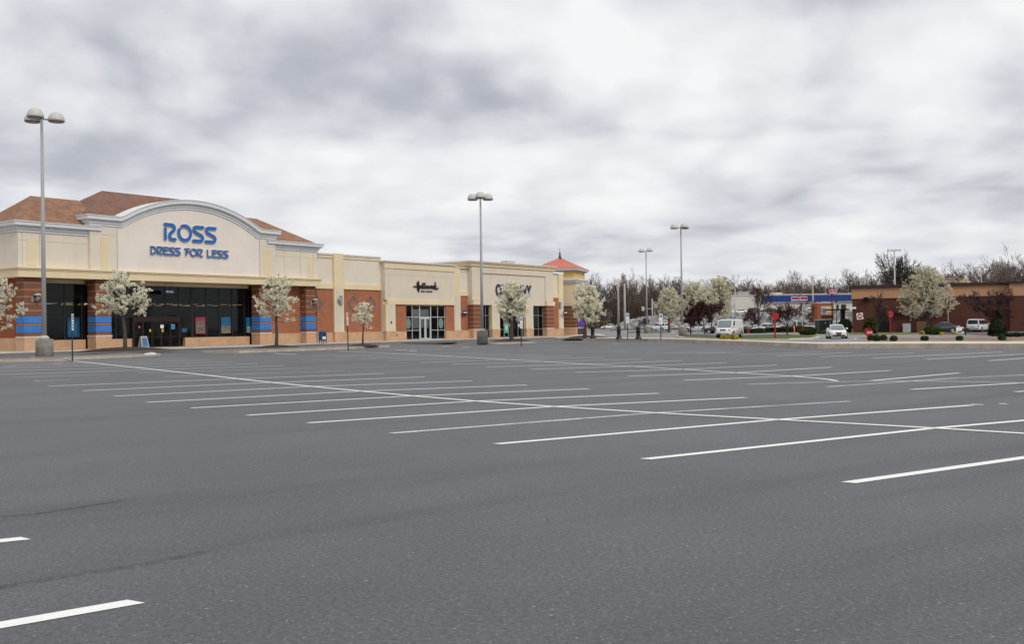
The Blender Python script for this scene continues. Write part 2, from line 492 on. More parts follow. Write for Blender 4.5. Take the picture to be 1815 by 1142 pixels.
# ------------------------------------------------------------------ ground
def ground_grid():
    xs = [-1500, -500, -200, -100, -60] + list(range(-50, 131, 6)) + [180, 260, 500, 1500]
    ys = [-200, -50, -10, 0, 50, 100, 150, 175, 200, 225, 250, 275, 300, 400, 600, 1000, 3000]
    vs = [(x, y, H(x, min(y, 420))) for y in ys for x in xs]
    n = len(xs)
    fs = [(j * n + i, j * n + i + 1, (j + 1) * n + i + 1, (j + 1) * n + i) for j in range(len(ys) - 1) for i in range(n - 1)]
    return vs, fs
m, gg, b, t = new_mat('asphalt')
tc = gg.n('ShaderNodeTexCoord'); o_ = tc.outputs['Object']
sp_ = gg.n('ShaderNodeSeparateXYZ'); t.links.new(o_, sp_.inputs[0])
big = gg.noise(o_, .045, 5, .55)
mid = gg.noise(o_, .35, 5, .6)
fine = gg.noise(o_, 26, 4, .75)
fine2 = gg.noise(o_, 85, 2, .7)
# long soft bands left by the paver, along the stall direction
ca, sa = math.cos(.62), math.sin(.62)
bx = gg.m('ADD', gg.m('MULTIPLY', sp_.outputs[0], ca), gg.m('MULTIPLY', sp_.outputs[1], sa))
by = gg.m('SUBTRACT', gg.m('MULTIPLY', sp_.outputs[1], ca), gg.m('MULTIPLY', sp_.outputs[0], sa))
band = gg.noise(gg.comb(gg.m('MULTIPLY', bx, .06), gg.m('MULTIPLY', by, .55), 0), 1.0, 4, .6)
c = gg.mix(1.0, (.090, .0925, .0990), gg.ramp(big, [(.3, .78), (.7, 1.18)]), 'MULTIPLY')
c = gg.mix(1.0, c, gg.ramp(mid, [(.3, .90), (.7, 1.07)]), 'MULTIPLY')
c = gg.mix(1.0, c, gg.ramp(band, [(.32, .72), (.48, 1.0), (.7, 1.08)]), 'MULTIPLY')
c = gg.mix(1.0, c, gg.ramp(fine, [(.25, .42), (.5, 1.0), (.75, 1.75)]), 'MULTIPLY')
c = gg.mix(1.0, c, gg.ramp(fine2, [(.25, .68), (.75, 1.32)]), 'MULTIPLY')
vo = gg.n('ShaderNodeTexVoronoi'); vo.inputs['Scale'].default_value = 9.0; t.links.new(o_, vo.inputs['Vector'])
rnd = gg.n('ShaderNodeSeparateColor'); t.links.new(vo.outputs['Color'], rnd.inputs[0])
spk = gg.m('MULTIPLY', gg.m('LESS_THAN', vo.outputs['Distance'], .11), gg.m('GREATER_THAN', rnd.outputs[0], .80))
c = gg.mix(gg.m('MULTIPLY', spk, .42), c, (.40, .40, .38, 1))
vo2 = gg.n('ShaderNodeTexVoronoi'); vo2.inputs['Scale'].default_value = 30.0; t.links.new(o_, vo2.inputs['Vector'])
rnd2 = gg.n('ShaderNodeSeparateColor'); t.links.new(vo2.outputs['Color'], rnd2.inputs[0])
spk2 = gg.m('MULTIPLY', gg.m('LESS_THAN', vo2.outputs['Distance'], .22), gg.m('GREATER_THAN', rnd2.outputs[0], .78))
c = gg.mix(gg.m('MULTIPLY', spk2, .36), c, (.42, .42, .42, 1))
# oil drips: a few soft dark spots of their own
vo3 = gg.n('ShaderNodeTexVoronoi'); vo3.inputs['Scale'].default_value = .42; t.links.new(o_, vo3.inputs['Vector'])
rnd3 = gg.n('ShaderNodeSeparateColor'); t.links.new(vo3.outputs['Color'], rnd3.inputs[0])
oil = gg.m('MULTIPLY', gg.ramp(gg.m('ADD', vo3.outputs['Distance'], gg.m('MULTIPLY', gg.m('SUBTRACT', fine, .5), .12)), [(.02, 1.0), (.13, .0)]), gg.m('GREATER_THAN', rnd3.outputs[1], .66))
c = gg.mix(gg.m('MULTIPLY', oil, .34), c, (.055, .055, .056, 1))
t.links.new(c, b.inputs['Base Color'])
b.inputs['Roughness'].default_value = .66; b.inputs['Specular IOR Level'].default_value = .5
bp = gg.n('ShaderNodeBump'); bp.inputs['Strength'].default_value = .5; bp.inputs['Distance'].default_value = .012
t.links.new(gg.m('ADD', fine, gg.m('MULTIPLY', fine2, .5)), bp.inputs['Height']); t.links.new(bp.outputs[0], b.inputs['Normal'])
ASPH = m
vs, fs = ground_grid()
gr = MB().add(vs, fs).build('ground', ASPH)
tag(gr, kind='structure')

# fields beyond: brown leaf litter and dull grass far behind, one sheet
GRASSF = mat('dull_grass', (.11, .10, .045), .95, var=.4, vscale=.15, fine=.3, fscale=3)
fb = MB().add([(-1500, 262, H(0, 262) + .05), (1500, 262, H(0, 262) + .05), (1500, 2900, H(0, 420) + .3), (-1500, 2900, H(0, 420) + .3)], [(0, 1, 2, 3)]).build('far_terrain', GRASSF)
tag(fb, kind='structure')

# ---- painted lines --------------------------------------------------------
m, gg, b, t = new_mat('line_paint')
tc = gg.n('ShaderNodeTexCoord'); o_ = tc.outputs['Object']
w1 = gg.noise(o_, 14, 5, .7); w2 = gg.noise(o_, 1.2, 4, .6); w3 = gg.noise(o_, 55, 2, .7)
wear = gg.m('ADD', gg.m('MULTIPLY', w1, .55), gg.m('ADD', gg.m('MULTIPLY', w2, .55), gg.m('MULTIPLY', w3, .25)))
c = gg.mix(gg.ramp(wear, [(.40, .85), (.54, .0)]), (.80, .80, .77, 1), (.20, .20, .205, 1))
c = gg.mix(1.0, c, gg.ramp(w3, [(.2, .85), (.8, 1.08)]), 'MULTIPLY')
t.links.new(c, b.inputs['Base Color']); b.inputs['Roughness'].default_value = .7
PAINT = m
LM = MB()
def gline(mb, pts, w=.148, z=.004, taper=False):
    P = [G(x, y) for x, y in pts]
    P = [Vector((p.x, p.y, 0)) for p in P]
    # subdivide so that it follows the surface
    n = len(P); L = []; R = []
    for i, p in enumerate(P):
        a = P[max(i - 1, 0)]; c = P[min(i + 1, n - 1)]
        d = (c - a).normalized(); q = Vector((-d.y, d.x, 0)) * (w / 2)
        L.append(p + q); R.append(p - q)
    if n > 1 and w < .149:
        e = (P[-1] - P[-2]).normalized() * w * .45; R[-1] = R[-1] + e
        e = (P[1] - P[0]).normalized() * w * .45; R[0] = R[0] + e
    vs = [(v.x, v.y, H(v.x, v.y) + z) for v in L + R]
    fs = [(i, n + i, n + i + 1, i + 1) for i in range(n - 1)]
    mb.add(vs, fs)
lines = [
 [(1500,857),(1815,812),(2300,743)], [(1140,815),(1652,760),(1815,746),(2300,704)], [(877,788),(1378,744.5),(1722,719)],
 [(690,769),(1159,732.6),(1503,712)], [(543,750.5),(979,721.5),(1320,705.3)], [(435,737),(840,711.8),(1165,697.8)],
 [(336,724),(729,702.4),(1042,689.8)], [(257,714),(638,694),(932,683)], [(200,703),(540,686.2),(835,675.6)],
 [(145,693.3),(461,679.2),(751,668.8)], [(84,685),(460,670.5),(679,662.6)], [(58,676),(123,674)], [(289,668.2),(609,657.3)],
 [(18,670),(191,664.4)], [(240,661.5),(551,652.4)], [(-80,667),(0,664),(460,650),(502,648.4)], [(-80,661),(0,658.6),(455,644.9)],
 [(-60,655),(0,652.8),(414,641.6)], [(20,647.5),(372,638.5)], [(90,641.8),(334,635.7)],
 # second bay
 [(1464,686.4),(1700,670.5),(1815,665),(1990,656)], [(1614,691),(1815,679),(2050,664)], [(1798,695.2),(2100,677)],
 [(938,655),(1123,650),(1287,643.3)], [(1017,660.8),(1209,655.3),(1376,647.6)], [(1112,667.2),(1303,661.3),(1473,651.4)],
 [(1211,674.5),(1402,667.4),(1578,657.2)], [(1323,681.6),(1511,676.6)], [(1545,675.2),(1699,661.6)],
 [(861,651),(1037,646),(1209,639.4)], [(801,646.4),(956,641.3),(1135,637)], [(743,643),(900,638),(1070,634)],
 [(688,639.3),(1009,631.3)], [(640,636.2),(956,629)], [(593,633),(903,626.9)], [(551,630.7),(856,624.8)],
 # far bay
 [(1376,631),(1511,625)], [(1454,632.7),(1620,626)], [(1546,635.2),(1775,624.4)], [(1640,637.4),(1815,628)], [(1753,639.9),(1860,632)],
 [(1302,629.4),(1456,624)], [(1236,627.4),(1311,624.8)], [(1175,626),(1285,624)], [(1065,623.8),(1110,623.2)], [(1580,622.5),(1700,619.9)],
 # rows to the left of the camera
 [(251,1066),(0,1110),(-300,1163)], [(54,954.5),(0,960),(-260,988)],
]
WM = MB()
for l in lines: gline(WM if l[0] in ((58, 676), (289, 668.2), (240, 661.5), (1323, 681.6), (1464, 686.4), (1302, 629.4), (1065, 623.8), (690, 769), (1580, 622.5), (18, 670)) else LM, l)
for l in [[(128,640.2),(243,652.3),(355,664.4),(460,676.4),(550,685.6),(638,693.9),(729,702.3),(840,711.6),(979,721.3),(1159,732.6),(1378,744.6),(1652,759.6),(1815,769.4),(2200,792)],
          [(600,623),(693,626.8),(770,630.4),(900,638),(956,641),(1037,646),(1123,650.2),(1209,655.3),(1303,661.3),(1402,667.4),(1451,671.4),(1470,673.6),(1484,676.2)]]:
    gline(LM, l, .15, .008)
gline(LM, [(1511,676.8),(1640,676.4),(1740,677.8),(1815,679.6)], .10, .008)
for l in [[(1718,717.6),(1740,718.2)], [(1768,716.6),(1782,716.8)]]: gline(LM, l, .12, .008)
# blurred handicap symbols and kerb-side strokes
for l in [[(700,620.4),(722,621.4)], [(484,627.2),(525,628.8)], [(783,614.2),(800,614.8)], [(1025,607.2),(1060,608)], [(5,650),(28,649.6)], [(95,645.2),(110,645)]]: gline(LM, l, .22, .012)
for cx_, cy_, w_ in [(732,622.2,15), (826,616.2,14), (1092,610.1,10), (506,627.4,0)]:
    if not w_: continue
    P = G(cx_, cy_); s_ = w_ / FP * P.y / 2
    n_ = 14
    pts = [(P.x + s_ * math.cos(2 * PI * k / n_), P.y + s_ * 1.4 * math.sin(2 * PI * k / n_)) for k in range(n_)]
    LM.add([(x, y, .012) for x, y in pts], [tuple(range(n_))])
tag(LM.build('road_markings', PAINT), kind='structure')
PW = PAINT.copy(); PW.name = 'line_paint_worn'
for nd in PW.node_tree.nodes:
    if nd.type == 'VALTORGB' and len(nd.color_ramp.elements) == 2 and abs(nd.color_ramp.elements[0].position - .40) < .01:
        nd.color_ramp.elements[0].position = .56; nd.color_ramp.elements[1].position = .84
tag(WM.build('road_markings', PW), kind='structure')

# tar seams and scuffs: shapes of their own in the surface
SEAM = mat('tar_seam', (.085, .086, .09), .8, var=.35, vscale=3, fine=.4, fscale=60)
m, gg, b, t = new_mat('tar_worn')
tc = gg.n('ShaderNodeTexCoord'); f = gg.noise(tc.outputs['Object'], 3.5, 6, .75)
b.inputs['Base Color'].default_value = (.05, .05, .052, 1); b.inputs['Roughness'].default_value = .85
tr = gg.n('ShaderNodeBsdfTransparent'); mx = gg.n('ShaderNodeMixShader')
t.links.new(gg.ramp(f, [(.40, 0.0), (.66, .40)]), mx.inputs[0]); t.links.new(tr.outputs[0], mx.inputs[1]); t.links.new(b.outputs[0], mx.inputs[2])
t.links.new(mx.outputs[0], t.nodes['Material Output'].inputs[0])
SM = MB()
rs = random.Random(5)
def seam(pts, w):
    q = []
    for (x0, y0), (x1, y1) in zip(pts, pts[1:]):
        for k in range(6):
            f = k / 6; q.append((x0 + (x1 - x0) * f + rs.uniform(-1, 1), y0 + (y1 - y0) * f + rs.uniform(-.7, .7)))
    q.append(pts[-1]); gline(SM, q, w, .002)
seam([(-60,1056),(0,1043),(120,1022),(240,1004),(340,985),(370,977)], .12)
seam([(350,982),(385,972),(430,962)], .018)
seam([(0,917),(60,913),(140,900),(225,887)], .10)
#seam([(640,950),(800,915),(930,885),(1060,872)], .04)
#seam([(1380,1000),(1560,960),(1815,930),(1900,918)], .06)
#seam([(480,880),(700,858),(900,842),(1040,838)], .05)
#seam([(1080,880),(1200,868),(1400,850)], .05)
#seam([(20,800),(240,775),(430,764)], .06)
#seam([(1150,1040),(1400,1015),(1700,1000)], .03)
tag(SM.build('asphalt_seams', m), kind='structure')

# ---- kerbed islands in front of the shops --------------------------------
MULCH = mat('mulch', (.045, .028, .022), .95, var=.4, vscale=4, fine=.4, fscale=30, bump=.6, bscale=25)
GRASS = mat('lawn', (.080, .105, .022), .95, var=.45, vscale=1.0, fine=.35, fscale=25, bump=.8, bscale=40)
TANM = mat('dry_mulch', (.30, .17, .10), .95, var=.4, vscale=.8, fine=.4, fscale=10)
def pxpoly(pts, z=0.0): return [(p.x, p.y) for p in (G(x, y, z) for x, y in pts)]
def inset(poly, d):
    n = len(poly)
    area = sum(poly[i][0] * poly[(i + 1) % n][1] - poly[(i + 1) % n][0] * poly[i][1] for i in range(n))
    s = 1 if area > 0 else -1
    out = []
    for i in range(n):
        p = Vector(poly[i]); a = Vector(poly[i - 1]); c = Vector(poly[(i + 1) % n])
        e1 = (p - a).normalized(); e2 = (c - p).normalized()
        n1 = Vector((-e1.y, e1.x)) * s; n2 = Vector((-e2.y, e2.x)) * s
        q = n1 + n2
        q = q / max(q.length_squared, .35) * 2 if q.length > 1e-6 else n1
        out.append((p.x + q.x * d, p.y + q.y * d))
    return out
def island(name, poly, h=.15, fill=None, fh=.13, kerb=CONC_K, k=.18, name2=None):
    o = MB().prism(poly, -.05, h).build(name, kerb)
    tag(o, kind='structure')
    if fill is not None:
        f = MB().prism(inset(poly, k), h - .01, h + .02).build(name2 or 'island_ground', fill)
        tag(f, kind='structure')
    return o
# facade-parallel islands: front edge along pixels, 3.6 m deep toward the shops
def strip_poly(front, depth, tipr=True):
    P = [G(x, y) for x, y in front]
    d = EY * depth
    q = [(p.x, p.y) for p in P]
    bk = [(p.x + d.x, p.y + d.y) for p in reversed(P)]
    return q + bk
GREYTOP = mat('island_paving', (.20, .185, .17), .92, var=.2, vscale=.8, fine=.2, fscale=20)
A_ = [(-160,645),(118,640.6),(120,638.6),(233,633.8),(284,630.8)]
island('kerb_island', strip_poly(A_, 4.2), .17, GREYTOP)
B_ = [(424,626.2),(560,621.5),(640,617.8),(690,615.4)]
island('kerb_island', strip_poly(B_, 4.6), .17, GREYTOP)
C_ = [(783,610.8),(850,611.2),(900,610.2),(949,608.4)]
island('kerb_island', strip_poly(C_, 5.5), .17, GREYTOP)
# mulch rings with a low mound round the island trees
def mound(px, py, r, h=.22, z=.17, m_=MULCH, sx=1.0):
    P = G(px, py, z)
    mb = MB()
    n = 20; rr = random.Random(int(px))
    prof = [(1.0, 0), (.75, .35), (.4, .8), (.0, 1.0)]
    vs = []
    for i, (f, hh) in enumerate(prof[:-1]):
        for k in range(n):
            a = 2 * PI * k / n; q = r * f * (1 + rr.uniform(-.08, .08))
            dx, dy = q * math.cos(a) * sx, q * math.sin(a)
            w = EX * dx + EY * dy
            vs.append((P.x + w.x, P.y + w.y, z + .012 + h * hh))
    vs.append((P.x, P.y, z + .012 + h))
    fs = [(i * n + k, i * n + (k + 1) % n, (i + 1) * n + (k + 1) % n, (i + 1) * n + k) for i in range(2) for k in range(n)]
    fs += [(2 * n + k, 2 * n + (k + 1) % n, 3 * n) for k in range(n)]
    o = mb.add(vs, fs, True).build('mulch_bed', m_)
    tag(o, kind='structure')
mound(222, 622.5, 2.0, .32, sx=2.2); mound(490, 616.6, 1.7, .24, sx=1.3); mound(643, 613.6, 1.5, .18); mound(907, 605.8, 1.8, .3, sx=1.5); mound(1040, 600.6, 2.3, .4, sx=1.8)
# sidewalk before the shops
sw = []
def wpoly(l): return [(W_(u, y).x, W_(u, y).y) for u, y in l]
o = MB().prism(wpoly([(-26, -1.6), (-.5, -1.9), (9.5, -2.6), (13, -5.0), (26, -5.2), (31, -2.6), (47, -2.4), (64, -2.2), (73, -3.6), (82, -4.2), (92, -4.0), (101, -3.0), (104, 2), (104, 30), (-26, 30)]), -.05, .10).build('sidewalk', CONC)
tag(o, kind='structure')
o = MB().prism(wpoly([(-26, -1.75), (-.5, -2.05), (9.4, -2.75), (12.9, -5.15), (26.1, -5.35), (31.1, -2.75), (47, -2.55), (64, -2.35), (73, -3.75), (82, -4.35), (92, -4.15), (101.2, -3.1), (101.2, -2.9), (92, -3.9), (82, -4.1), (73, -3.5), (64, -2.1), (47, -2.3), (31, -2.5), (26, -5.1), (13, -4.9), (9.5, -2.5), (-.5, -1.8), (-26, -1.5)]), -.05, .112).build('sidewalk_kerb', CONC_L)
tag(o, kind='structure')
TACT = mat('tactile_orange', (.66, .29, .09), .8, var=.1)
P1, P2 = U_(886), U_(922)
o = MB().prism(wpoly([(76.6, -3.9), (79.6, -4.0), (79.7, -3.0), (76.7, -2.9)]), .10, .118).build('tactile_paving', TACT); tag(o, kind='structure')

# ------------------------------------------------------------------ shops
class Bld:
    def __init__(s, name, u0, label, cat='store'):
        s.u0 = u0
        s.root = thing(name, W_(u0, 0), label, cat, YAW)
    def mb(s): return MB()
    def put(s, mb, name, m, parent=None, bevel=0.0):
        return mb.build(name, m, parent or s.root, shift=(s.u0, 0, 0), bevel=bevel)
    def box(s, name, m, *a, parent=None, bevel=0.0):
        return s.put(MB().box(*a), name, m, parent, bevel)

def glazing(B, name, u0, u1, z0, z1, y, mull, trans, fr, gl=GLASS, fw=.07, spand=None, parent=None):
    """one window: frame with mullions, its glass a sub-part"""
    mb = MB()
    mb.box(u0, u0 + fw, y - .05, y + .05, z0, z1); mb.box(u1 - fw, u1, y - .05, y + .05, z0, z1)
    mb.box(u0 + fw, u1 - fw, y - .05, y + .05, z1 - fw, z1); mb.box(u0 + fw, u1 - fw, y - .05, y + .05, z0, z0 + fw)
    for u, w in mull: mb.box(u - w / 2, u + w / 2, y - .048, y + .048, z0 + fw, z1 - fw)
    for z, w in trans: mb.box(u0 + fw, u1 - fw, y - .043, y + .043, z - w / 2, z + w / 2)
    f = B.put(mb, name, fr, parent)
    g = B.put(MB().box(u0 + .02, u1 - .02, y - .012, y + .012, z0 + .02, z1 - .02), 'pane', gl, f)
    if spand:
        s = B.put(MB().box(u0 + fw, u1 - fw, y + .02, y + .03, spand, z1 - fw), 'spandrel', OLIVE, f)
    return f

def sconce(B, u, y, z, m=METAL_L, s=1.0):
    mb = MB()
    mb.box(u - .45 * s, u - .22 * s, y - .12, y, z - .75 * s, z - .15 * s)
    mb.tube([(u - .33 * s, y - .06, z - .45 * s), (u - .1 * s, y - .35 * s, z - .5 * s), (u + .1 * s, y - .4 * s, z - .45 * s)], .05 * s, 6)
    mb.lathe(u + .15 * s, y - .42 * s, [(.08 * s, z - .7 * s), (.15 * s, z - .5 * s), (.22 * s, z - .4 * s), (.22 * s, z + .0 * s)], 10)
    B_ = B.put(mb, 'wall_lamp', m)
    B.put(MB().lathe(u + .15 * s, y - .42 * s, [(.48 * s, z + .0 * s), (.46 * s, z + .05 * s), (.12 * s, z + .22 * s)], 14), 'lamp_hood', METAL_L, B_)
    return B_

# ---- the big store with the arched gable
RS = Bld('department_store', 0.0, 'large beige store with brown hipped roof, arched gable and blue banded brick pillars')
ZB, ZT = 6.72, 7.62
mb = MB()
mb.box(-.3, 35.2, 0.0, 26, ZT - .1, 10.8)
RS.put(mb, 'upper_wall', BEIGE_W)
mb = MB()                                           # centre fascia with the arch, 35 cm proud
ua, ub, zc0 = 9.7, 26.0, 11.82
uc = (ua + ub) / 2; hc = (ub - ua) / 2; sg = 2.38
RR = (hc * hc + sg * sg) / (2 * sg); zcc = zc0 + sg - RR
def arc(rad, n=28):
    th = math.asin(hc / RR)
    return [(uc + rad * math.sin(-th + 2 * th * k / n), zcc + rad * math.cos(-th + 2 * th * k / n)) for k in range(n + 1)]
prof = [(6.35, ZT - .1), (28.6, ZT - .1), (28.6, zc0)] + list(reversed(arc(RR))) + [(6.35, zc0)]
mb.prismy(prof, -.35, 1.2)
RS.put(mb, 'gable_wall', BEIGE_C)
# pale side panels of the centre fascia
for a, b_ in ((6.35, 9.15), (26.4, 28.6)):
    RS.box('side_panel', BEIGE_W, a, b_, -.372, -.35, ZT, zc0 - .02)
for px0, px1 in ((176, 189), (465, 476.5)):
    RS.box('accent_panel', YELLOW, U_(px0), U_(px1), -.40, -.372, 7.75, 10.75)
for px0, px1 in ((49.7, 65.5), (547, 555.5)):
    RS.box('accent_panel', YELLOW, U_(px0), U_(px1), -.04, 0, 7.8, 10.2)
# faint panel joints of the render, one pattern on each wall
JOINT = mat('render_joint', (.40, .36, .30), .9, var=0)
for us_, a_, b_ in (((U_(41), U_(72), U_(165)), -.28, 6.3), ((30.2, 32.6, 34.6), 28.7, 35.1)):
    mb = MB()
    for u in us_: mb.box(u - .02, u + .02, -.006, 0, 7.7, 10.7)
    mb.box(a_, b_, -.006, 0, 10.0, 10.03)
    RS.put(mb, 'panel_joint', JOINT)
for u, a_, b_ in ((9.15, 6.4, 9.1), (26.4, 26.45, 28.55)):
    RS.put(MB().box(u - .03, u + .03, -.38, -.35, ZT, zc0).box(a_, b_, -.376, -.372, 10.95, 10.98), 'panel_joint', JOINT)
# yellow band over the pillars, returning along the left end
mb = MB()
mb.box(-.55, 35.3, -.5, 1.4, ZB, ZT - .14); mb.box(-.55, .6, 1.4, 26, ZB, ZT - .14)
mb.box(-.68, 35.43, -.64, 1.4, ZT - .14, ZT - .02); mb.box(-.68, .6, 1.4, 26, ZT - .14, ZT - .02)
mb.box(-.62, 35.36, -.57, 0.0, ZT - .27, ZT - .21)
RS.put(mb, 'yellow_band', YELLOW)
# wing cornices
def cornice(B, u0, u1, y0, y1, z0, layers, name='cornice', m=CORN, left=True, right=True):
    mb = MB()
    for za, zb, pr in layers:
        mb.box(u0 - (pr if left else 0), u1 + (pr if right else 0), y0 - pr, y1, z0 + za, z0 + zb)
    return B.put(mb, name, m)
LAY = [(0, .22, .10), (.222, .46, .22), (.462, .56, .42), (.562, .86, .55), (.862, .95, .62)]
cornice(RS, -.3, 6.9, 0, 25, 10.78, LAY, right=True)
cornice(RS, 28.0, 35.2, 0, 25, 10.78, LAY)
# centre cornice following the arch
mb = MB()
for (oa, ob_, pr) in [(0, .22, .10), (.222, .46, .2), (.462, .56, .36), (.562, .90, .48), (.902, .98, .54)]:
    lo = [(6.35 - pr, zc0 + oa)] + arc(RR + oa)[0:] + [(28.6 + pr, zc0 + oa)]
    hi = [(6.35 - pr, zc0 + ob_)] + arc(RR + ob_) + [(28.6 + pr, zc0 + ob_)]
    # trim the junction of arc and flat piece
    def fix(l, zz): return [l[0]] + [p for p in l[1:-1] if p[1] >= zz + .0] + [l[-1]]
    n_ = len(lo)
    vs = []
    for (a, b_) in zip(lo, hi):
        vs += [(a[0], -.35 - pr, max(a[1], zc0 + oa)), (b_[0], -.35 - pr, max(b_[1], zc0 + ob_)), (a[0], 1.3, max(a[1], zc0 + oa)), (b_[0], 1.3, max(b_[1], zc0 + ob_))]
    fs = []
    for i in range(n_ - 1):
        k = 4 * i
        fs += [(k, k + 4, k + 5, k + 1), (k + 1, k + 5, k + 7, k + 3), (k + 2, k + 3, k + 7, k + 6), (k, k + 2, k + 6, k + 4)]
    fs += [(0, 1, 3, 2), (4 * (n_ - 1), 4 * (n_ - 1) + 2, 4 * (n_ - 1) + 3, 4 * (n_ - 1) + 1)]
    mb.add(vs, fs)
RS.put(mb, 'arched_cornice', CORN)
# returns of the raised centre
for a_ in (6.35, 28.35): RS.put(MB().box(a_, a_ + .25, .9, 14, 10.8, zc0 + .9), 'parapet_return', BEIGE_W)

# hipped roofs
def solve_r(px, f):
    a, b_ = .5, 25.0
    fa = proj(f(a))[0] - px
    for _ in range(50):
        m_ = (a + b_) / 2; fm = proj(f(m_))[0] - px
        if (fm > 0) == (fa > 0): a = m_
        else: b_ = m_
    return (a + b_) / 2
def height_at(u, y, py):
    P = W_(u, y); d = (P - EYE).dot(_F)
    # height that projects to py
    lo, hi = 0.0, 60.0
    for _ in range(50):
        mid_ = (lo + hi) / 2
        if proj((P.x, P.y, mid_))[1] > py: lo = mid_
        else: hi = mid_
    return (lo + hi) / 2
def hip(B, u0, u1, y0, ze, ul, ur, yr, zr, m_, name='roof', yb=None):
    yb = yb or (2 * yr - y0)
    vs = [(u0, y0, ze), (u1, y0, ze), (u1, yb, ze), (u0, yb, ze), (ul, yr, zr), (ur, yr, zr)]
    fs = [(0, 1, 5, 4), (1, 2, 5), (2, 3, 4, 5), (3, 0, 4), (0, 3, 2, 1)]
    return B.put(MB().add(vs, fs), name, m_)
r1 = solve_r(184, lambda r: W_(5.9 + r, .2 + r))
z1 = height_at(5.9 + r1, .2 + r1, 338)
ur = 5.9
for k in range(400):
    ur += .1
    if proj(W_(ur, .2 + r1, z1))[0] > 362: break
hip(RS, 5.9, 29.1, .2, 12.45, 5.9 + r1, ur, .2 + r1, z1, SHING)
r2 = solve_r(57, lambda r: W_(-.8 + r, .0 + r))
z2 = height_at(-.8 + r2, .0 + r2, 347)
hip(RS, -.8, 9.0, .0, 11.6, -.8 + r2, 7.5, .0 + r2, z2, SHING2)
r3 = solve_r(457, lambda r: W_(35.8 - r, .0 + r))
z3 = height_at(35.8 - r3, .0 + r3, 387.5)
hip(RS, 19, 35.8, .0, 11.62, 21, 35.8 - r3, .0 + r3, z3, SHING2)

# pillars
for a, b_ in ((29.2, 82.5), (155.6, 197), (447.5, 481.5), (530, 560)):
    pass
PIL = [(0.17, 2.2), (7.05, 8.65), (26.6, 28.2), (33.35, 34.85)]
for ua_, ub_ in PIL:
    p = RS.box('pillar', PILL, ua_, ub_, -.02, 1.35, 1.42, ZB)
    RS.box('stone_cap', STONE, ua_ - .06, ub_ + .06, -.09, 1.41, 1.26, 1.42, parent=p)
    RS.box('pillar_base', PINK, ua_ - .03, ub_ + .03, -.06, 1.38, 0, 1.26, parent=p)
    for za, zb_ in ((1.75, 2.33), (2.60, 3.20)):
        RS.box('blue_band', BLUE, ua_ - .012, ub_ + .012, -.034, 1.362, za, zb_, parent=p)
sconce(RS, 1.15, -.03, 5.1, METAL, s=.8); sconce(RS, 7.85, -.03, 5.1, METAL, s=.8); sconce(RS, 34.35, -.03, 5.1, METAL, s=.8)
YR = 1.9
# low pink walls under the glass, brick walls
for a_, b_ in ((2.2, 7.05), (8.65, 12.0), (18.2, 26.6)): RS.put(MB().box(a_, b_, YR - .15, YR + .3, 0, 1.02), 'low_wall', PINK)
RS.put(MB().box(19.9, 20.05, YR - .19, YR - .15, 0, 1.02), 'wall_pier', PINK)
RS.box('brick_wall', BRICK, 28.2, 36.0, 1.0, 1.5, 1.28, ZB); RS.box('brick_base', PINK, 28.2, 36.0, .96, 1.5, 0, 1.28)
RS.box('brick_wall', BRICKD, .45, .8, 1.35, 26, 1.28, ZB); RS.box('brick_base', PINK, .41, .8, 1.38, 26, 0, 1.28)
RS.put(MB().box(-.3, 35.2, 1.4, 26, ZB + .02, ZT - .12), 'soffit', mat('soffit_tan', (.42, .32, .22), .9))
for a_, b_ in ((2.2, 7.05), (8.65, 26.6)): RS.put(MB().box(a_, b_, YR - .05, YR + .05, 6.35, ZB), 'window_header', YELLOW)
glazing(RS, 'storefront_window', 2.2, 7.05, 1.02, 6.35, YR, [(U_(114.5, YR), .17), (U_(145, YR), .17)], [(5.05, .06), (3.2, .05)], DARKFR, spand=5.08)
glazing(RS, 'storefront_window', 8.65, 12.0, 1.02, 6.35, YR, [(10.3, .15)], [(5.05, .06)], DARKFR, spand=5.08)
mw = [(U_(x, YR), w) for x, w in ((257.5, .17), (293, .17))]
ud0, ud1 = 12.0, U_(317, YR)
glazing(RS, 'transom_window', ud0, ud1, 3.15, 6.35, YR, mw, [(5.05, .06)], DARKFR, spand=5.08)
glazing(RS, 'storefront_window', ud1, 26.6, 1.02, 6.35, YR, [(U_(x, YR), w) for x, w in ((340.5, .32), (366, .2), (389, .2), (411.5, .2), (433, .2))], [(5.05, .07), (3.95, .05)], DARKFR, spand=5.08)
# brown entrance with sliding doors
dmb = MB(); dmb.box(ud0, ud1, YR - .3, YR + .1, 2.72, 3.15); dmb.box(ud0, ud0 + .14, YR - .3, YR + .1, .1, 2.72); dmb.box(ud1 - .14, ud1, YR - .3, YR + .1, .1, 2.72)
RS.put(dmb, 'entrance_frame', BROWNFR)
nd = 5; wd = (ud1 - ud0 - .28) / nd
for k in range(nd):
    glazing(RS, 'door', ud0 + .14 + k * wd + .01, ud0 + .14 + (k + 1) * wd - .01, .1, 2.70, YR - .2 + .06 * (k % 2), [], [(1.15, .06)], BROWNFR, fw=.09)
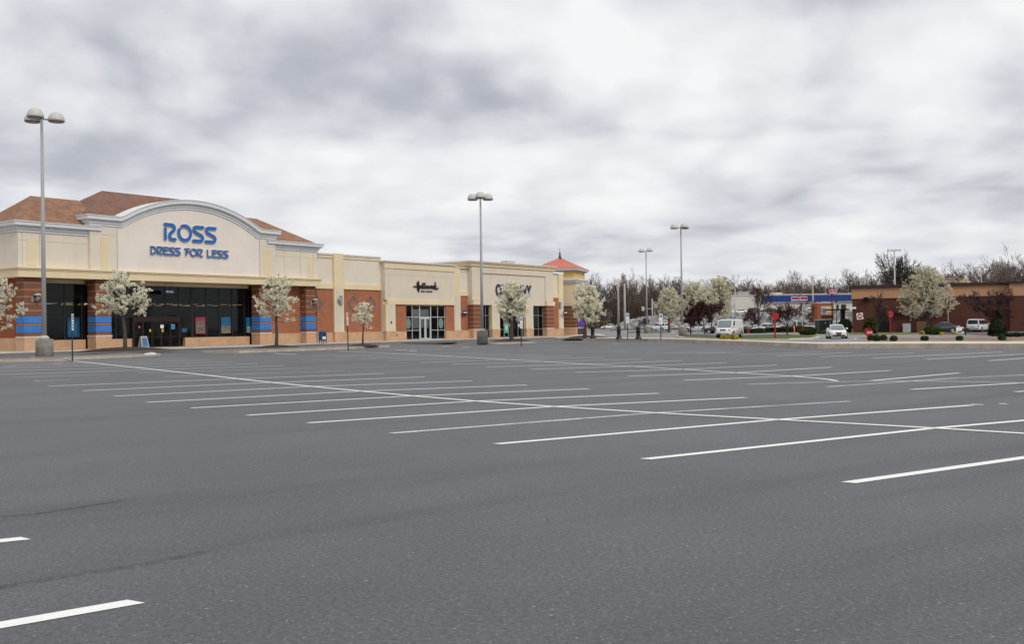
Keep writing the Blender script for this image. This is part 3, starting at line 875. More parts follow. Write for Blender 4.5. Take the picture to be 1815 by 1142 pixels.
# interior
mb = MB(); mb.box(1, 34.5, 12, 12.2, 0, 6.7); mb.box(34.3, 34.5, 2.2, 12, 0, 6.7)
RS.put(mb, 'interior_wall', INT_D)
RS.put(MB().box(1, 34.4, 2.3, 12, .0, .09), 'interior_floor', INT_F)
mb = MB()
for j in range(4):
    for i in range(9):
        u = 2.2 + i * 2.9 + .37 * ((i * 7 + j * 3) % 5)
        RS.put(MB().box(u, u + .8 + .25 * ((i + j) % 3), 3.6 + j * 2.0, 3.72 + j * 2.0, 4.55, 4.6), 'ceiling_lamp', LAMPIN)
RK = random.Random(3)
for k in range(10):
    u = 3 + k * 2.4 + RK.uniform(-.3, .3); 
    if 11.5 < u < 16.5: continue
    mb = MB()
    mb.tube([(u, 4.2, .1), (u, 4.2, 1.45), (u + 1.4, 4.2, 1.45), (u + 1.4, 4.2, .1)], .03, 5)
    for q in range(9): mb.box(u + .08 + q * .14, u + .17 + q * .14, 4.0, 4.42, .55 + RK.uniform(0, .2), 1.42)
    RS.put(mb, 'clothes_rack', mat('cloth_%d' % (k % 4), [(.03, .07, .15), (.12, .03, .03), (.10, .10, .10), (.04, .06, .05)][k % 4], .9, var=.4, vscale=5))
RS.box('stone_cap', STONE, 28.3, 28.35, 1.0, 1.01, 1.0, 1.01) if False else None

# store lettering: strokes with round ends, as in the photograph
def stroke(mb, pts, w, y0, y1, closed=False, nseg=8):
    """flat ribbon lettering stroke in the x,z plane with round ends"""
    pts = [Vector((p[0], p[1])) for p in pts]
    n = len(pts)
    L, R = [], []
    for i, p in enumerate(pts):
        a = pts[(i - 1) % n] if closed or i > 0 else p
        c = pts[(i + 1) % n] if closed or i < n - 1 else p
        e1 = (p - a); e2 = (c - p)
        e1 = e1.normalized() if e1.length > 1e-6 else e2.normalized()
        e2 = e2.normalized() if e2.length > 1e-6 else e1
        t_ = (e1 + e2); t_ = t_.normalized() if t_.length > 1e-3 else e1
        k = 1 / max(.6, t_.dot(e1))
        q = Vector((-t_.y, t_.x)) * (w / 2 * k)
        L.append(p + q); R.append(p - q)
    if closed:
        for i in range(n):
            j = (i + 1) % n
            mb.prismy([L[i], R[i], R[j], L[j]], y0, y1)
    else:
        d0 = (pts[0] - pts[1]).normalized(); d1 = (pts[-1] - pts[-2]).normalized()
        def cap(c, d):
            a0 = math.atan2(d.y, d.x)
            return [c + Vector((math.cos(a0 + PI / 2 - PI * k / nseg), math.sin(a0 + PI / 2 - PI * k / nseg))) * (w / 2) for k in range(nseg + 1)]
        for i in range(n - 1):
            mb.prismy([L[i], R[i], R[i + 1], L[i + 1]], y0, y1)
        mb.prismy([v for v in cap(pts[0], d0)], y0, y1)
        mb.prismy([v for v in cap(pts[-1], d1)], y0, y1)
def ell(cx_, cz, rx, rz, a0, a1, n=14):
    return [(cx_ + rx * math.cos(math.radians(a0 + (a1 - a0) * k / n)), cz + rz * math.sin(math.radians(a0 + (a1 - a0) * k / n))) for k in range(n + 1)]
# glyphs in a unit box 0..1 x 0..1 (list of strokes)
GLY = {
 'R': [[(.06, .94), (.50, .94)] + ell(.60, .74, .30, .20, 85, -35, 6) + [(.52, .40), (.46, .24)] + [(.50, .10), (.62, .05), (.96, .05)], [(.08, .66), (.08, .05)]],
 'O': [ell(.5, .5, .44, .45, 118, -205, 26)],
 'S': [[(.92, .93), (.30, .93), (.14, .86), (.12, .74), (.20, .62), (.80, .40), (.90, .26), (.84, .12), (.70, .06), (.08, .06)]],
 'D': [[(.12, .93), (.45, .93), (.75, .80), (.88, .55), (.84, .28), (.62, .10), (.40, .06), (.12, .06), (.12, .64)]],
 'E': [[(.10, .93), (.92, .93)], [(.12, .70), (.12, .20), (.26, .06), (.92, .06)], [(.12, .55), (.82, .55)]],
 'F': [[(.06, .93), (.94, .93)], [(.22, .70), (.22, .06)], [(.22, .55), (.84, .55)]],
 'L': [[(.14, .93), (.14, .06), (.90, .06)]],
}
def lettering(name, txt, boxes, w, m_face, m_ret, parent, yb, label=None, cat=None):
    """boxes: list of (x0, x1, z0, z1) for each letter"""
    fa = MB(); re_ = MB()
    for ch, (x0, x1, z0, z1) in zip(txt, boxes):
        for st in GLY[ch]:
            pts = [(x0 + p[0] * (x1 - x0), z0 + p[1] * (z1 - z0)) for p in st]
            stroke(fa, pts, w, yb - .20, yb - .15)
            stroke(re_, pts, w * .96, yb - .15, yb - .03)
    return fa, re_
sg_ = thing('store_sign', W_(14.5, -.35, 9.2), 'blue raised letters ROSS DRESS FOR LESS on the arched gable', 'sign', YAW)
def ubox(x0, x1, yt, yb_): # pixel box -> store coords on the fascia
    return (U_(x0, -.35), U_(x1, -.35))
zt, zb_ = 12.58, 10.93
bx_ = []
for x0, x1 in ((293.5, 313.5), (317.5, 341.5), (343.5, 363.5), (365.5, 385.5)):
    a, b_ = U_(x0, -.5), U_(x1, -.5); bx_.append((a, b_, zb_, zt - .0))
fa, re_ = lettering('x', 'ROSS', bx_, .30, None, None, None, -.35)
f1 = fa.build('letters', SIGNBLUE, sg_, shift=(14.5, -.35, 9.2)); re_.build('letter_returns', SIGNRET, f1, shift=(14.5, -.35, 9.2))
bx_ = []
xs_ = [(268, 279.3), (280.3, 289.8), (290.8, 300.3), (300.8, 311.3), (311.8, 321.8), (329.5, 338.3), (338.8, 350.3), (351.3, 361), (368.3, 377), (377.5, 386), (386.5, 396), (396.5, 406.5)]
for x0, x1 in xs_:
    bx_.append((U_(x0, -.5), U_(x1, -.5), 9.42, 10.20))
for wd_, i0, i1 in (('DRESS', 0, 5), ('FOR', 5, 8), ('LESS', 8, 12)):
    fa, re_ = lettering('x', wd_, bx_[i0:i1], .135, None, None, None, -.35)
    f2_ = fa.build('letters', SIGNBLUE, sg_, shift=(14.5, -.35, 9.2)); re_.build('letter_returns', SIGNRET, f2_, shift=(14.5, -.35, 9.2))

# posters and notices in the windows
def poster(px0, px1, py0, py1, y, mats, label, shape=None):
    u0, u1 = U_(px0, y), U_(px1, y); z1_, z0_ = Z_((px0 + px1) / 2, py0, y), Z_((px0 + px1) / 2, py1, y)
    p = thing('poster', W_(u0, y, z0_), label, 'poster', YAW)
    w, h = u1 - u0, z1_ - z0_
    MB().box(0, w, -.012, 0, 0, h).build('sheet', mats[0], p)
    for (a, b_, c, d), mm in mats[1:]:
        MB().box(a * w, b_ * w, -.018, -.012, c * h, d * h).build('printed_panel', mm, p)
    return p
pb = mat('poster_blue', (.018, .12, .24), .5, var=.35, vscale=1.2); pr_ = mat('poster_red', (.30, .035, .04), .5, var=.1)
pw_ = mat('poster_photo', (.17, .145, .13), .5, var=.7, vscale=3); pt = mat('poster_tan', (.20, .17, .12), .5, var=.5, vscale=2.5)
pg = mat('poster_deep_blue', (.012, .06, .16), .5, var=.4, vscale=1.0)
poster(346.4, 364, 562.6, 592, YR - .08, [pr_, ((.06, .94, .05, .78), pw_)], 'poster with a red header in the window beside the wide mullion')
poster(392, 408.6, 562.5, 591, YR - .08, [pb, ((.0, 1, .0, .45), pt)], 'teal poster with a tan lower half in the middle window bay')
poster(436, 447, 563, 590, YR - .08, [pb, ((.15, 1, .0, .42), mat('poster_grey', (.25, .27, .24), .5, var=.4, vscale=2))], 'pale green and blue poster in the last window bay beside the third pillar')
poster(119, 141, 563.5, 598, YR - .08, [pg, ((.1, .8, .1, .8), pb)], 'deep blue poster low in the window left of the second pillar')
poster(322, 331, 582, 589, YR - .08, [pb], 'small bright blue notice beside the entrance doors')
poster(303, 310, 574.5, 584, YR - .34, [mat('notice_blue', (.07, .22, .36), .5, var=.2)], 'pale blue notice on the rightmost entrance door')
poster(284.3, 290, 576, 582, YR - .34, [WHITE], 'square white notice on the entrance door')
YST = mat('sticker_yellow', (.62, .50, .03), .5, var=.1)
poster(286.5, 289.5, 583.5, 588.5, YR - .34, [YST], 'yellow sticker below the square white notice')
poster(264.5, 267.5, 584, 588.5, YR - .34, [YST], 'yellow sticker on the door left of the white notice')
poster(245, 248.5, 578, 582, YR - .34, [mat('sticker_red', (.55, .10, .04), .5, var=.1)], 'small red sticker on the leftmost entrance door')
# hanging sign under the canopy
u0, u1 = U_(291, .6), U_(313, .6); z0_, z1_ = Z_(302, 521, .6), Z_(302, 513.6, .6)
hs = thing('hanging_sign', W_((u0 + u1) / 2, .6, ZB), 'dark blue oblong sign hanging under the canopy over the entrance', 'sign', YAW)
w_ = (u1 - u0)
MB().box(-w_ / 2, w_ / 2, -.06, .06, z0_ - ZB, z1_ - ZB).build('board', mat('board_blue', (.01, .015, .09), .4, var=0), hs, bevel=.05)
for x_ in (-.25, .25): MB().tube([(w_ * x_, 0, z1_ - ZB), (w_ * x_, 0, 0)], .02, 6).build('hanger', METAL, hs)
text_mesh('letters', 'ROSS', WHITE, hs, (-.05, -.075, (z0_ + z1_) / 2 - ZB), w_ * .55, (z1_ - z0_) * .5, .02)
# A-board
P = W_(U_(250, .2), -.2)
ab = thing('sandwich_board', (P.x, P.y, .1), 'blue and white sandwich board standing by the store entrance', 'sign board', YAW)
for s_ in (1, -1):
    MB().add([(-.45, s_ * .32, 0), (.45, s_ * .32, 0), (.36, s_ * .04, 1.15), (-.36, s_ * .04, 1.15)], [(0, 1, 2, 3) if s_ < 0 else (3, 2, 1, 0)]).build('frame', mat('board_frame', (.38, .38, .36), .6), ab)
MB().add([(-.3, -.30, .12), (.36, -.30, .12), (.28, -.085, .98), (-.24, -.085, .98)], [(0, 1, 2, 3)]).build('panel', mat('board_sky', (.06, .17, .32), .5, var=.2), ab)

# ---- middle building: plain brick bays with diamonds
MW = Bld('brick_shop_wall', 35.2, 'plain beige and orange brick wall with two grey brick diamonds', 'building')
y1 = 1.0
MW.put(MB().box(35.2, 46.9, y1, 25, 7.2, 10.55), 'upper_wall', BEIGE_W)
MW.put(MB().box(35.2, 46.9, y1 - .08, 24, 10.55, 10.62).box(35.2, 46.9, y1 - .18, 24.1, 10.62, 10.82), 'coping', COPE)
MW.put(MB().box(35.2, 46.9, y1 - .14, y1, 6.55, 7.2), 'yellow_band', YELLOW)
MW.put(MB().box(35.2, 46.9, y1 - .1, y1, 10.28, 10.55), 'top_band', YELLOW)
up0, up1 = U_(590.5, y1), U_(607.2, y1)
MW.put(MB().box(up0, up1, y1 - .3, y1, 6.6, 10.86), 'yellow_pilaster', YELLOW)
MW.put(MB().box(up0, up1, y1 - .28, y1, 1.45, 6.6), 'pilaster', YELLOW)
MW.put(MB().box(up0 + .32, up1 - .28, y1 - .31, y1 - .28, 1.6, 6.5), 'pale_panel', WHITISH)
MW.put(MB().box(up0 - .08, up1 + .08, y1 - .36, y1, 1.27, 1.45), 'stone_cap', STONE)
MW.put(MB().box(up0 - .04, up1 + .04, y1 - .34, y1, 0, 1.27), 'pilaster_base', PINK)
MW.put(MB().box(35.2, 46.9, y1, y1 + .5, 1.28, 6.55), 'brick_wall', BRICK)
MW.put(MB().box(35.2, 46.9, y1 - .04, y1 + .5, 0, 1.28), 'brick_base', PINK)
def diamond(B, px, y, zc_, hw, hh):
    u = U_(px, y); mb = MB()
    for k in range(4):
        a = [(u, zc_ + hh), (u + hw, zc_), (u, zc_ - hh), (u - hw, zc_)]
        p, q = a[k], a[(k + 1) % 4]
        n = 5
        for i in range(n):
            f0, f1 = i / n, (i + 1) / n
            x0_, z0 = p[0] + (q[0] - p[0]) * f0, p[1] + (q[1] - p[1]) * f0
            x1_, z1 = p[0] + (q[0] - p[0]) * f1, p[1] + (q[1] - p[1]) * f1
            mb.box(min(x0_, x1_) - .10, max(x0_, x1_) + .10, y - .03, y + .01, (z0 + z1) / 2 - .12, (z0 + z1) / 2 + .12)
    return B.put(mb, 'brick_diamond', GREYBR)
for px in (627, 657.5): diamond(MW, px, y1, 4.75, .82, .92)
diamond(MW, 562, y1, 4.75, .82, .92)
uu = (up0 + up1) / 2 + .2
MW.put(MB().box(uu - .18, uu + .18, y1 - .5, y1 - .31, 4.6, 5.75).lathe(uu - .4, y1 - .55, [(.1, 4.9), (.16, 5.0), (.16, 5.4), (.1, 5.5)], 10), 'wall_lamp', METAL)
# roof slab behind
MW.put(MB().box(35.3, 46.8, y1 + .3, 24, 9.6, 9.8), 'flat_roof', mat('roof_grey', (.25, .25, .25), .9))

# ---- card shop
HB = Bld('card_shop', 46.9, 'beige card shop with aluminium storefront, yellow bands and script sign', 'store')
ys = .25
HB.put(MB().box(46.9, 60.8, ys, 25, 5.36, 10.1), 'upper_wall', BEIGE_H)
HB.put(MB().box(46.9, 47.3, ys + .4, 25, 0, 5.36), 'side_wall', BEIGE_H)
HB.put(MB().box(46.75, 60.9, ys - .12, 24.9, 10.1, 10.18).box(46.7, 60.95, ys - .28, 24.95, 10.18, 10.36), 'coping', COPE)
HB.put(MB().box(46.8, 60.85, ys - .1, ys, 9.38, 10.1), 'top_band', YELLOW)
HB.put(MB().box(47.2, 60.75, ys - .12, ys, 4.76, 5.36).box(47.2, 60.75, ys, ys + .4, 4.76, 5.36), 'yellow_band', YELLOW)
HB.put(MB().box(46.95, 60.7, ys - .006, ys, 8.55, 8.58).box(47.6, 47.63, ys - .006, ys, 5.4, 8.55).box(59.9, 59.93, ys - .006, ys, 5.4, 8.55), 'panel_joint', JOINT)
a0, a1 = 46.9, U_(700.3, ys)
HB.put(MB().box(a0, a1, ys - .1, ys + .4, 1.42, 4.76), 'pilaster', YELLOW)
HB.put(MB().box(a0 + .55, a1 - .42, ys - .13, ys - .1, 1.5, 4.7), 'pale_panel', WHITISH)
HB.put(MB().box(a0 - .05, a1 + .05, ys - .18, ys + .4, 1.24, 1.42), 'stone_cap', STONE)
HB.put(MB().box(a0, a1, ys - .14, ys + .4, 0, 1.24), 'pilaster_base', PINK)
g0, g1 = U_(718.3, ys + .3), U_(788.4, ys + .3)
for a_, b_ in ((a1, g0), (g1, 60.8)): HB.put(MB().box(a_, b_, ys + .1, ys + .5, 1.24, 4.76), 'brick_wall', BRICK); HB.put(MB().box(a_, b_, ys + .06, ys + .5, 0, 1.24), 'brick_base', PINK)
HB.put(MB().box(46.9, 60.8, ys + .5, ys + .55, 4.7, 4.9), 'lintel', ALU)
yg = ys + .3
mm = [U_(x, yg) for x in (730.2, 743.7, 763.2, 775.6)]
glazing(HB, 'storefront_window', g0, mm[1], .12, 4.72, yg, [(mm[0], .09)], [(3.12, .09), (1.36, .08)], ALU, fw=.09)
glazing(HB, 'storefront_window', mm[2], g1, .12, 4.72, yg, [(mm[3], .09)], [(3.12, .09), (1.36, .08)], ALU, fw=.09)
glazing(HB, 'transom_window', mm[1], mm[2], 3.08, 4.72, yg, [], [], ALU, fw=.09)
md = (mm[1] + mm[2]) / 2
glazing(HB, 'door', mm[1] + .01, md - .005, .12, 3.06, yg, [], [], ALU, fw=.2)
glazing(HB, 'door', md + .005, mm[2] - .01, .12, 3.06, yg, [], [], ALU, fw=.2)
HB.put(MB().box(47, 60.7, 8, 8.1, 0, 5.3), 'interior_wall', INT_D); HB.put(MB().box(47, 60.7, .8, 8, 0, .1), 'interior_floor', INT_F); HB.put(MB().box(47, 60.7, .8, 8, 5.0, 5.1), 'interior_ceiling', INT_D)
mb = MB()
for k in range(5): mb.box(g0 + .4 + k * 1.7, g0 + 1.5 + k * 1.7, 2.4, 2.9, .1, 1.5 + .2 * (k % 2))
HB.put(mb, 'display_shelf', mat('shelf_white', (.35, .34, .32), .7, var=.5, vscale=3))
MEDG = mat('medallion_green', (.17, .24, .21), .5, var=.15, vscale=6)
for px, n_ in ((723.8, 0), (781.8, 1)):
    u = U_(px, yg - .1); z = 2.28
    t_ = thing('window_medallion', W_(u, yg - .08, z), ['grey green oval medallion on the leftmost pane of the card shop', 'grey green oval medallion on the rightmost pane of the card shop'][n_], 'decal', YAW)
    MB().prismy([(.5 * math.cos(2 * PI * k / 20), .72 * math.sin(2 * PI * k / 20)) for k in range(20)], -.01, .0).build('disc', MEDG, t_)
HB.put(MB().box(48.95, 49.15, ys - .02 + .06, ys + .1, .62, .86), 'wall_socket', BLACK)
HB.put(MB().box(47.75, 47.92, ys - .2, ys - .13, 2.3, 2.6), 'wall_socket', BLACK)
# script lettering as free strokes
hsn = thing('store_sign', W_(52, ys, 6.6), 'black script lettering Hallmark over small GOLD CROWN letters', 'sign', YAW)
def hp(x, y): # zoomed coordinates of the script (25.93 px per pixel, origin 720,490)
    px, py = 720 + x / 25.93, 490 + y / 25.93
    u, z = fac(px, py, ys - .1)
    return (u - 52, z - 6.6)
mb = MB()
SW = .13
def sc(pts, w=SW): stroke(mb, [hp(*p) for p in pts], w, -.16, -.04, nseg=6)
sc([(560, 235), (575, 330), (580, 460), (580, 600), (575, 700)], .17)          # H, first stem
sc([(505, 300), (512, 400), (515, 500), (525, 620)], .13)
sc([(350, 475), (430, 455), (500, 480), (560, 475), (620, 455)], .14)
sc([(690, 440), (640, 430), (615, 470), (640, 515), (685, 490), (700, 440), (705, 500), (740, 520)])   # a
sc([(740, 520), (765, 420), (780, 310), (760, 330), (758, 430), (780, 520), (815, 525)])               # l
sc([(815, 525), (850, 420), (866, 305), (845, 330), (842, 430), (860, 520), (900, 520)])               # l
sc([(900, 525), (925, 440), (935, 510), (960, 440), (980, 445), (982, 510), (1010, 445), (1030, 450), (1035, 520), (1075, 525)])  # m
sc([(1160, 450), (1120, 440), (1100, 480), (1125, 520), (1160, 490), (1170, 445), (1180, 520), (1210, 510)])   # a
sc([(1210, 510), (1225, 440), (1260, 450), (1255, 530)])     # r
sc([(1340, 285), (1325, 400), (1318, 545)], .15)
sc([(1395, 450), (1330, 490), (1370, 570), (1430, 595), (1480, 530)], .12)     # k
sc([(640, 530), (800, 545), (1000, 540), (1180, 540), (1290, 565), (1390, 600)], .10)
mb.build('script_letters', CHAR, hsn)
um = (fac(755.7, 517, ys)[0] - 52)
text_mesh('small_letters', 'GOLD CROWN', mat('letters_brown', (.07, .055, .05), .5, var=0), hsn, (um, -.04, fac(755.7, 517, ys)[1] - 6.6), 2.35, .24, .05, bold=.015)

# ---- narrow bay beside it
NB = Bld('narrow_brick_bay', 60.8, 'narrow bay with yellow pilaster and brick panel between two shops', 'building')
yb2 = .7
NB.put(MB().box(60.8, 64.3, yb2, 25, 6.1, 9.95), 'upper_wall', BEIGE_W)
NB.put(MB().box(60.96, 64.35, yb2 - .3, 24.8, 9.95, 10.14), 'coping', COPE)
NB.put(MB().box(62.3, 64.3, yb2 - .05, yb2, 9.5, 9.95), 'top_band', YELLOW); NB.put(MB().box(60.8, 64.3, yb2 - .12, yb2, 6.1, 6.72), 'yellow_band', YELLOW)
NB.put(MB().box(60.82, 62.3, yb2 - .25, yb2, 1.4, 9.95), 'pilaster', YELLOW)
NB.put(MB().box(61.1, 62.0, yb2 - .28, yb2 - .25, 1.5, 6.0), 'pale_panel', WHITISH)
NB.put(MB().box(60.8, 62.36, yb2 - .32, yb2, 1.24, 1.4), 'stone_cap', STONE)
NB.put(MB().box(62.3, 64.3, yb2, yb2 + .4, 1.24, 6.1), 'brick_wall', BRICK)
NB.put(MB().box(60.82, 64.3, yb2 - .3, yb2 + .4, 0, 1.24), 'brick_base', PINK)
def oval_sign(px, py, y, label):
    u, z = fac(px, py, y)
    t_ = thing('oval_sign', W_(u, y, z), label, 'sign', YAW)
    MB().prismy([(.78 * math.cos(2 * PI * k / 20), .27 * math.sin(2 * PI * k / 20)) for k in range(20)], -.06, .0).build('board', NAVY, t_)
    MB().box(-.45, .42, -.075, -.06, -.06, .07).build('lettering_bar', WHITE, t_)
    MB().tube([(-.75, -.03, 0), (-1.0, .1, 0)], .05, 6).build('bracket', WHITE, t_)
oval_sign(824.5, 554.2, yb2 - .4, 'dark oval blade sign on the narrow brick bay beside the card shop')

# ---- clothing store
ON = Bld('clothing_store', 63.5, 'beige clothing store with a wide framed panel and striped brick end pillars', 'store')
yo = .0
ON.put(MB().box(64.2, 84.7, yo, 26, 4.85, 10.35), 'upper_wall', BEIGE_H)
ON.put(MB().box(63.9, 85.0, yo - .3, 26, 10.35, 10.75).box(63.65, 85.2, yo - .48, 26, 10.75, 10.92), 'top_band', YELLOW)
ON.put(MB().box(63.5, 85.35, yo - .6, 26, 10.92, 11.08), 'coping', COPE)
# raised frame round the sign panel
f0, f1 = U_(851, yo), U_(966.5, yo)
ON.put(MB().box(f0, f1, yo - .06, yo, 9.32, 9.40), 'panel_trim', mat('trim_brown', (.42, .34, .26), .9))
ON.put(MB().box(64.2, f0, yo - .14, yo, 5.55, 10.3).box(f1, 84.7, yo - .14, yo, 5.55, 10.3).box(f0, f1, yo - .14, yo, 9.42, 10.3), 'panel_frame', BEIGE_H)
for a_, b_ in ((64.1, f0 + .05), (f1 - .05, 84.8)): ON.put(MB().box(a_, b_, yo - .42, yo, 4.85, 5.5), 'yellow_block', YELLOW)
for a, b_ in ((64.2, f0), (f1, 84.55)):
    p = ON.put(MB().box(a, b_, yo - .3, yo + .6, 1.42, 4.85), 'striped_pillar', PILL)
    ON.put(MB().box(a - .06, b_ + .06, yo - .38, yo + .6, 1.26, 1.42), 'stone_cap', STONE, p)
    ON.put(MB().box(a - .02, b_ + .02, yo - .34, yo + .6, 0, 1.26), 'pillar_base', PINK, p)
for x0, x1 in ((872.5, 885.8), (932.8, 945.4)):
    a, b_ = U_(x0, yo), U_(x1, yo)
    p = ON.put(MB().box(a, b_, yo - .02, yo + .7, 1.42, 4.85), 'pale_pillar', YELLOW)
    ON.put(MB().box(a + .45, b_ - .4, yo - .05, yo - .02, 1.5, 4.8), 'pale_panel', WHITISH, p)
    ON.put(MB().box(a - .06, b_ + .06, yo - .1, yo + .7, 1.26, 1.42), 'stone_cap', STONE, p)
    ON.put(MB().box(a - .02, b_ + .02, yo - .06, yo + .7, 0, 1.26), 'pillar_base', PINK, p)
yw = yo + .5
def onw(x0, x1, mull, z0=.12, name='storefront_window'):
    a, b_ = U_(x0, yw), U_(x1, yw)
    glazing(ON, name, a, b_, z0, 4.83, yw, [(U_(x, yw), .1) for x in mull], [(3.35, .09), (1.28, .08)], GREYFR, fw=.09)
onw(852, 873.5, (860.5, 866.5)); onw(944.5, 967, (954, 961.5))
onw(885.5, 893, ()); onw(925, 933.5, ())
a, b_ = U_(893, yw), U_(925, yw)
glazing(ON, 'transom_window', a, b_, 3.35, 4.83, yw, [((a + b_) / 2, .1)], [], GREYFR, fw=.09)
n_ = 4; wd = (b_ - a) / n_
for k in range(n_): glazing(ON, 'door', a + k * wd + .01, a + (k + 1) * wd - .01, .12, 3.3, yw, [], [], GREYFR if k in (0, 3) else DARKFR, fw=.12)
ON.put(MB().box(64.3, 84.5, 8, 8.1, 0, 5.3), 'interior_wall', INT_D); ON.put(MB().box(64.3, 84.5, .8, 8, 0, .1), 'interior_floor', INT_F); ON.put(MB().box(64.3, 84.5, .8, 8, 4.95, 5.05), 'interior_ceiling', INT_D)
for k in range(7):
    u = 65.8 + k * 2.6
    ON.put(MB().lathe(u, 1.6 + .3 * (k % 2), [(.05, .1), (.16, .9), (.22, 1.3), (.15, 1.55), (.05, 1.6), (.1, 1.65), (.09, 1.85), (.03, 1.9)], 8), 'mannequin', mat('mannequin_%d' % (k % 3), [(.25, .08, .05), (.10, .14, .22), (.3, .3, .28)][k % 3], .8, var=.4, vscale=3))
poster(893.6, 901, 573, 590.5, yw - .12, [mat('poster_mint', (.12, .38, .30), .5, var=.25), ((.25, .8, .3, .8), mat('poster_mint2', (.45, .6, .5), .5, var=.2))], 'mint green poster on the clothing store door')
for q, px in enumerate((903.7, 919.5)):
    poster(px - 1.1, px + 1.1, 574.5, 579.5, yw - .1, [WHITE], ['small white notice on the door beside the mint green poster', 'small white notice on the door right of the tree trunk'][q])
ons = thing('store_sign', W_(74.5, yo, 7.2), 'tall narrow navy letters OLD NAVY on the beige panel behind a tree', 'sign', YAW)
u0, u1 = U_(880, yo - .1), U_(942.6, yo - .1)
text_mesh('letters', 'OLD NAVY', mat('letters_slate', (.040, .048, .095), .5, var=0), ons, ((u0 + u1) / 2 - 74.5, -.10, 7.08 - 7.2), u1 - u0 + .1, 1.78, .12, bold=.03)
ON.put(MB().box(U_(946.5, yo) - .0, U_(947.8, yo), yo - .1, yo - .05, 2.6, 2.9), 'wall_socket', BLACK) if False else None
# rooftop unit
Pq = W_(U_(902, 8), 8)
rt = thing('rooftop_unit', (Pq.x, Pq.y, 10.3), 'grey air unit on the clothing store roof', 'air unit', YAW)
MB().box(-1.1, 1.1, -.6, .6, 0, 2.0).build('casing', METAL_L, rt); MB().box(-1.0, .9, -.64, -.6, .5, 1.6).build('louvre', mat('louvre', (.12, .12, .12), .6), rt)

# ---- corner bay and tower
TB = Bld('corner_bay', 84.7, 'white capped bay with brick strip left of the red roofed tower', 'building')
yt = .5
TB.put(MB().box(84.7, 88.2, yt, 25, 6.2, 10.0), 'upper_wall', BEIGE_W)
TB.put(MB().box(84.7, 88.35, yt - .25, 25, 10.0, 10.3), 'coping', WHITE)
TB.put(MB().box(84.7, 88.2, yt - .1, yt, 6.15, 6.8), 'yellow_band', YELLOW)
c0 = U_(989.2, yt)
TB.put(MB().box(c0, 88.2, yt - .25, yt, 1.4, 10.0), 'pilaster', YELLOW)
TB.put(MB().box(c0 + .25, 88.0, yt - .28, yt - .25, 1.5, 6.1), 'pale_panel', WHITISH)
TB.put(MB().box(c0 - .05, 88.25, yt - .32, yt, 1.24, 1.4), 'stone_cap', STONE)
TB.put(MB().box(84.7, 88.2, yt, yt + .4, 1.24, 6.2), 'brick_wall', BRICK)
TB.put(MB().box(84.7, 88.2, yt - .28, yt + .4, 0, 1.24), 'brick_base', PINK)
TB.put(MB().box(86.9, 87.25, yt - .5, yt - .28, 4.5, 5.5), 'wall_lamp', METAL)
oval_sign(1002, 554.6, yt - .8, 'dark oval blade sign beside the corner tower')

TD = 167.0                                  # tower centre distance
tcx = (994 - CX) / FP * TD
RED = mat('red_metal_roof', (.47, .10, .062), .32, var=.06, spec=.5)
GOLD = YELLOW2
tw = thing('corner_tower', (tcx, TD, 0), 'square corner tower with red metal pyramid roof and finial', 'tower', math.radians(-18.4))
sc_ = TD / FP
def tz(py): return 1.7 + (hor(1000) - py) * sc_
def tb(half, z0, z1, name, m_, parent=tw): return MB().box(-half, half, -half, half, z0, z1).build(name, m_, parent)
hb = 3.62
tb(hb, 1.25, tz(543.5), 'striped_brick_wall', PILL); tb(hb + .05, 0, 1.25, 'brick_base', PINK); tb(hb + .08, 1.25, 1.4, 'stone_cap', STONE)
tb(hb + .1, tz(543.5), tz(538), 'white_band', WHITISH)
tb(hb, tz(538), tz(505), 'yellow_wall', YELLOW)
tb(hb + .12, tz(505), tz(502), 'cornice', CORN); tb(hb + .32, tz(502), tz(499), 'cornice', CORN); tb(hb + .48, tz(499), tz(496), 'cornice', mat('cornice_pale', (.66, .67, .68), .6))
tb(3.38, tz(496), tz(482), 'upper_wall', YELLOW2)
tb(3.75, tz(483.5), tz(481.5), 'eaves', METAL); tb(4.0, tz(481.5), tz(479.2), 'eaves', CORN)
ze, za = tz(479.2), tz(457)
er = 4.05
mb = MB(); mb.add([(-er, -er, ze), (er, -er, ze), (er, er, ze), (-er, er, ze), (0, 0, za)], [(0, 1, 4), (1, 2, 4), (2, 3, 4), (3, 0, 4), (0, 3, 2, 1)])
rf = mb.build('roof', RED, tw)
mb = MB()
for sd_ in range(4):
    R4 = Matrix.Rotation(sd_ * PI / 2, 4, 'Z')
    for k in range(-8, 9):
        x = k * .49
        t_ = 1 - abs(x) / er
        a = Vector((x, -er, ze + .02)); b_ = Vector((x, -er + er * t_, ze + (za - ze) * t_ + .02))
        a = R4 @ a; b_ = R4 @ b_
        if (b_ - a).length > .1: mb.tube([a, b_], .075, 4, smooth=False)
mb.build('seam', mat('red_seam', (.62, .24, .16), .3, var=0), rf)
MB().lathe(0, 0, [(.35, za - .25), (.30, za + .05), (.14, za + .15), (.2, za + .32), (.2, za + .4), (.08, za + .5), (.16, za + .72), (.12, za + .85), (.04, za + .95), (.02, za + 1.75)], 12).build('finial', BLACK, tw)
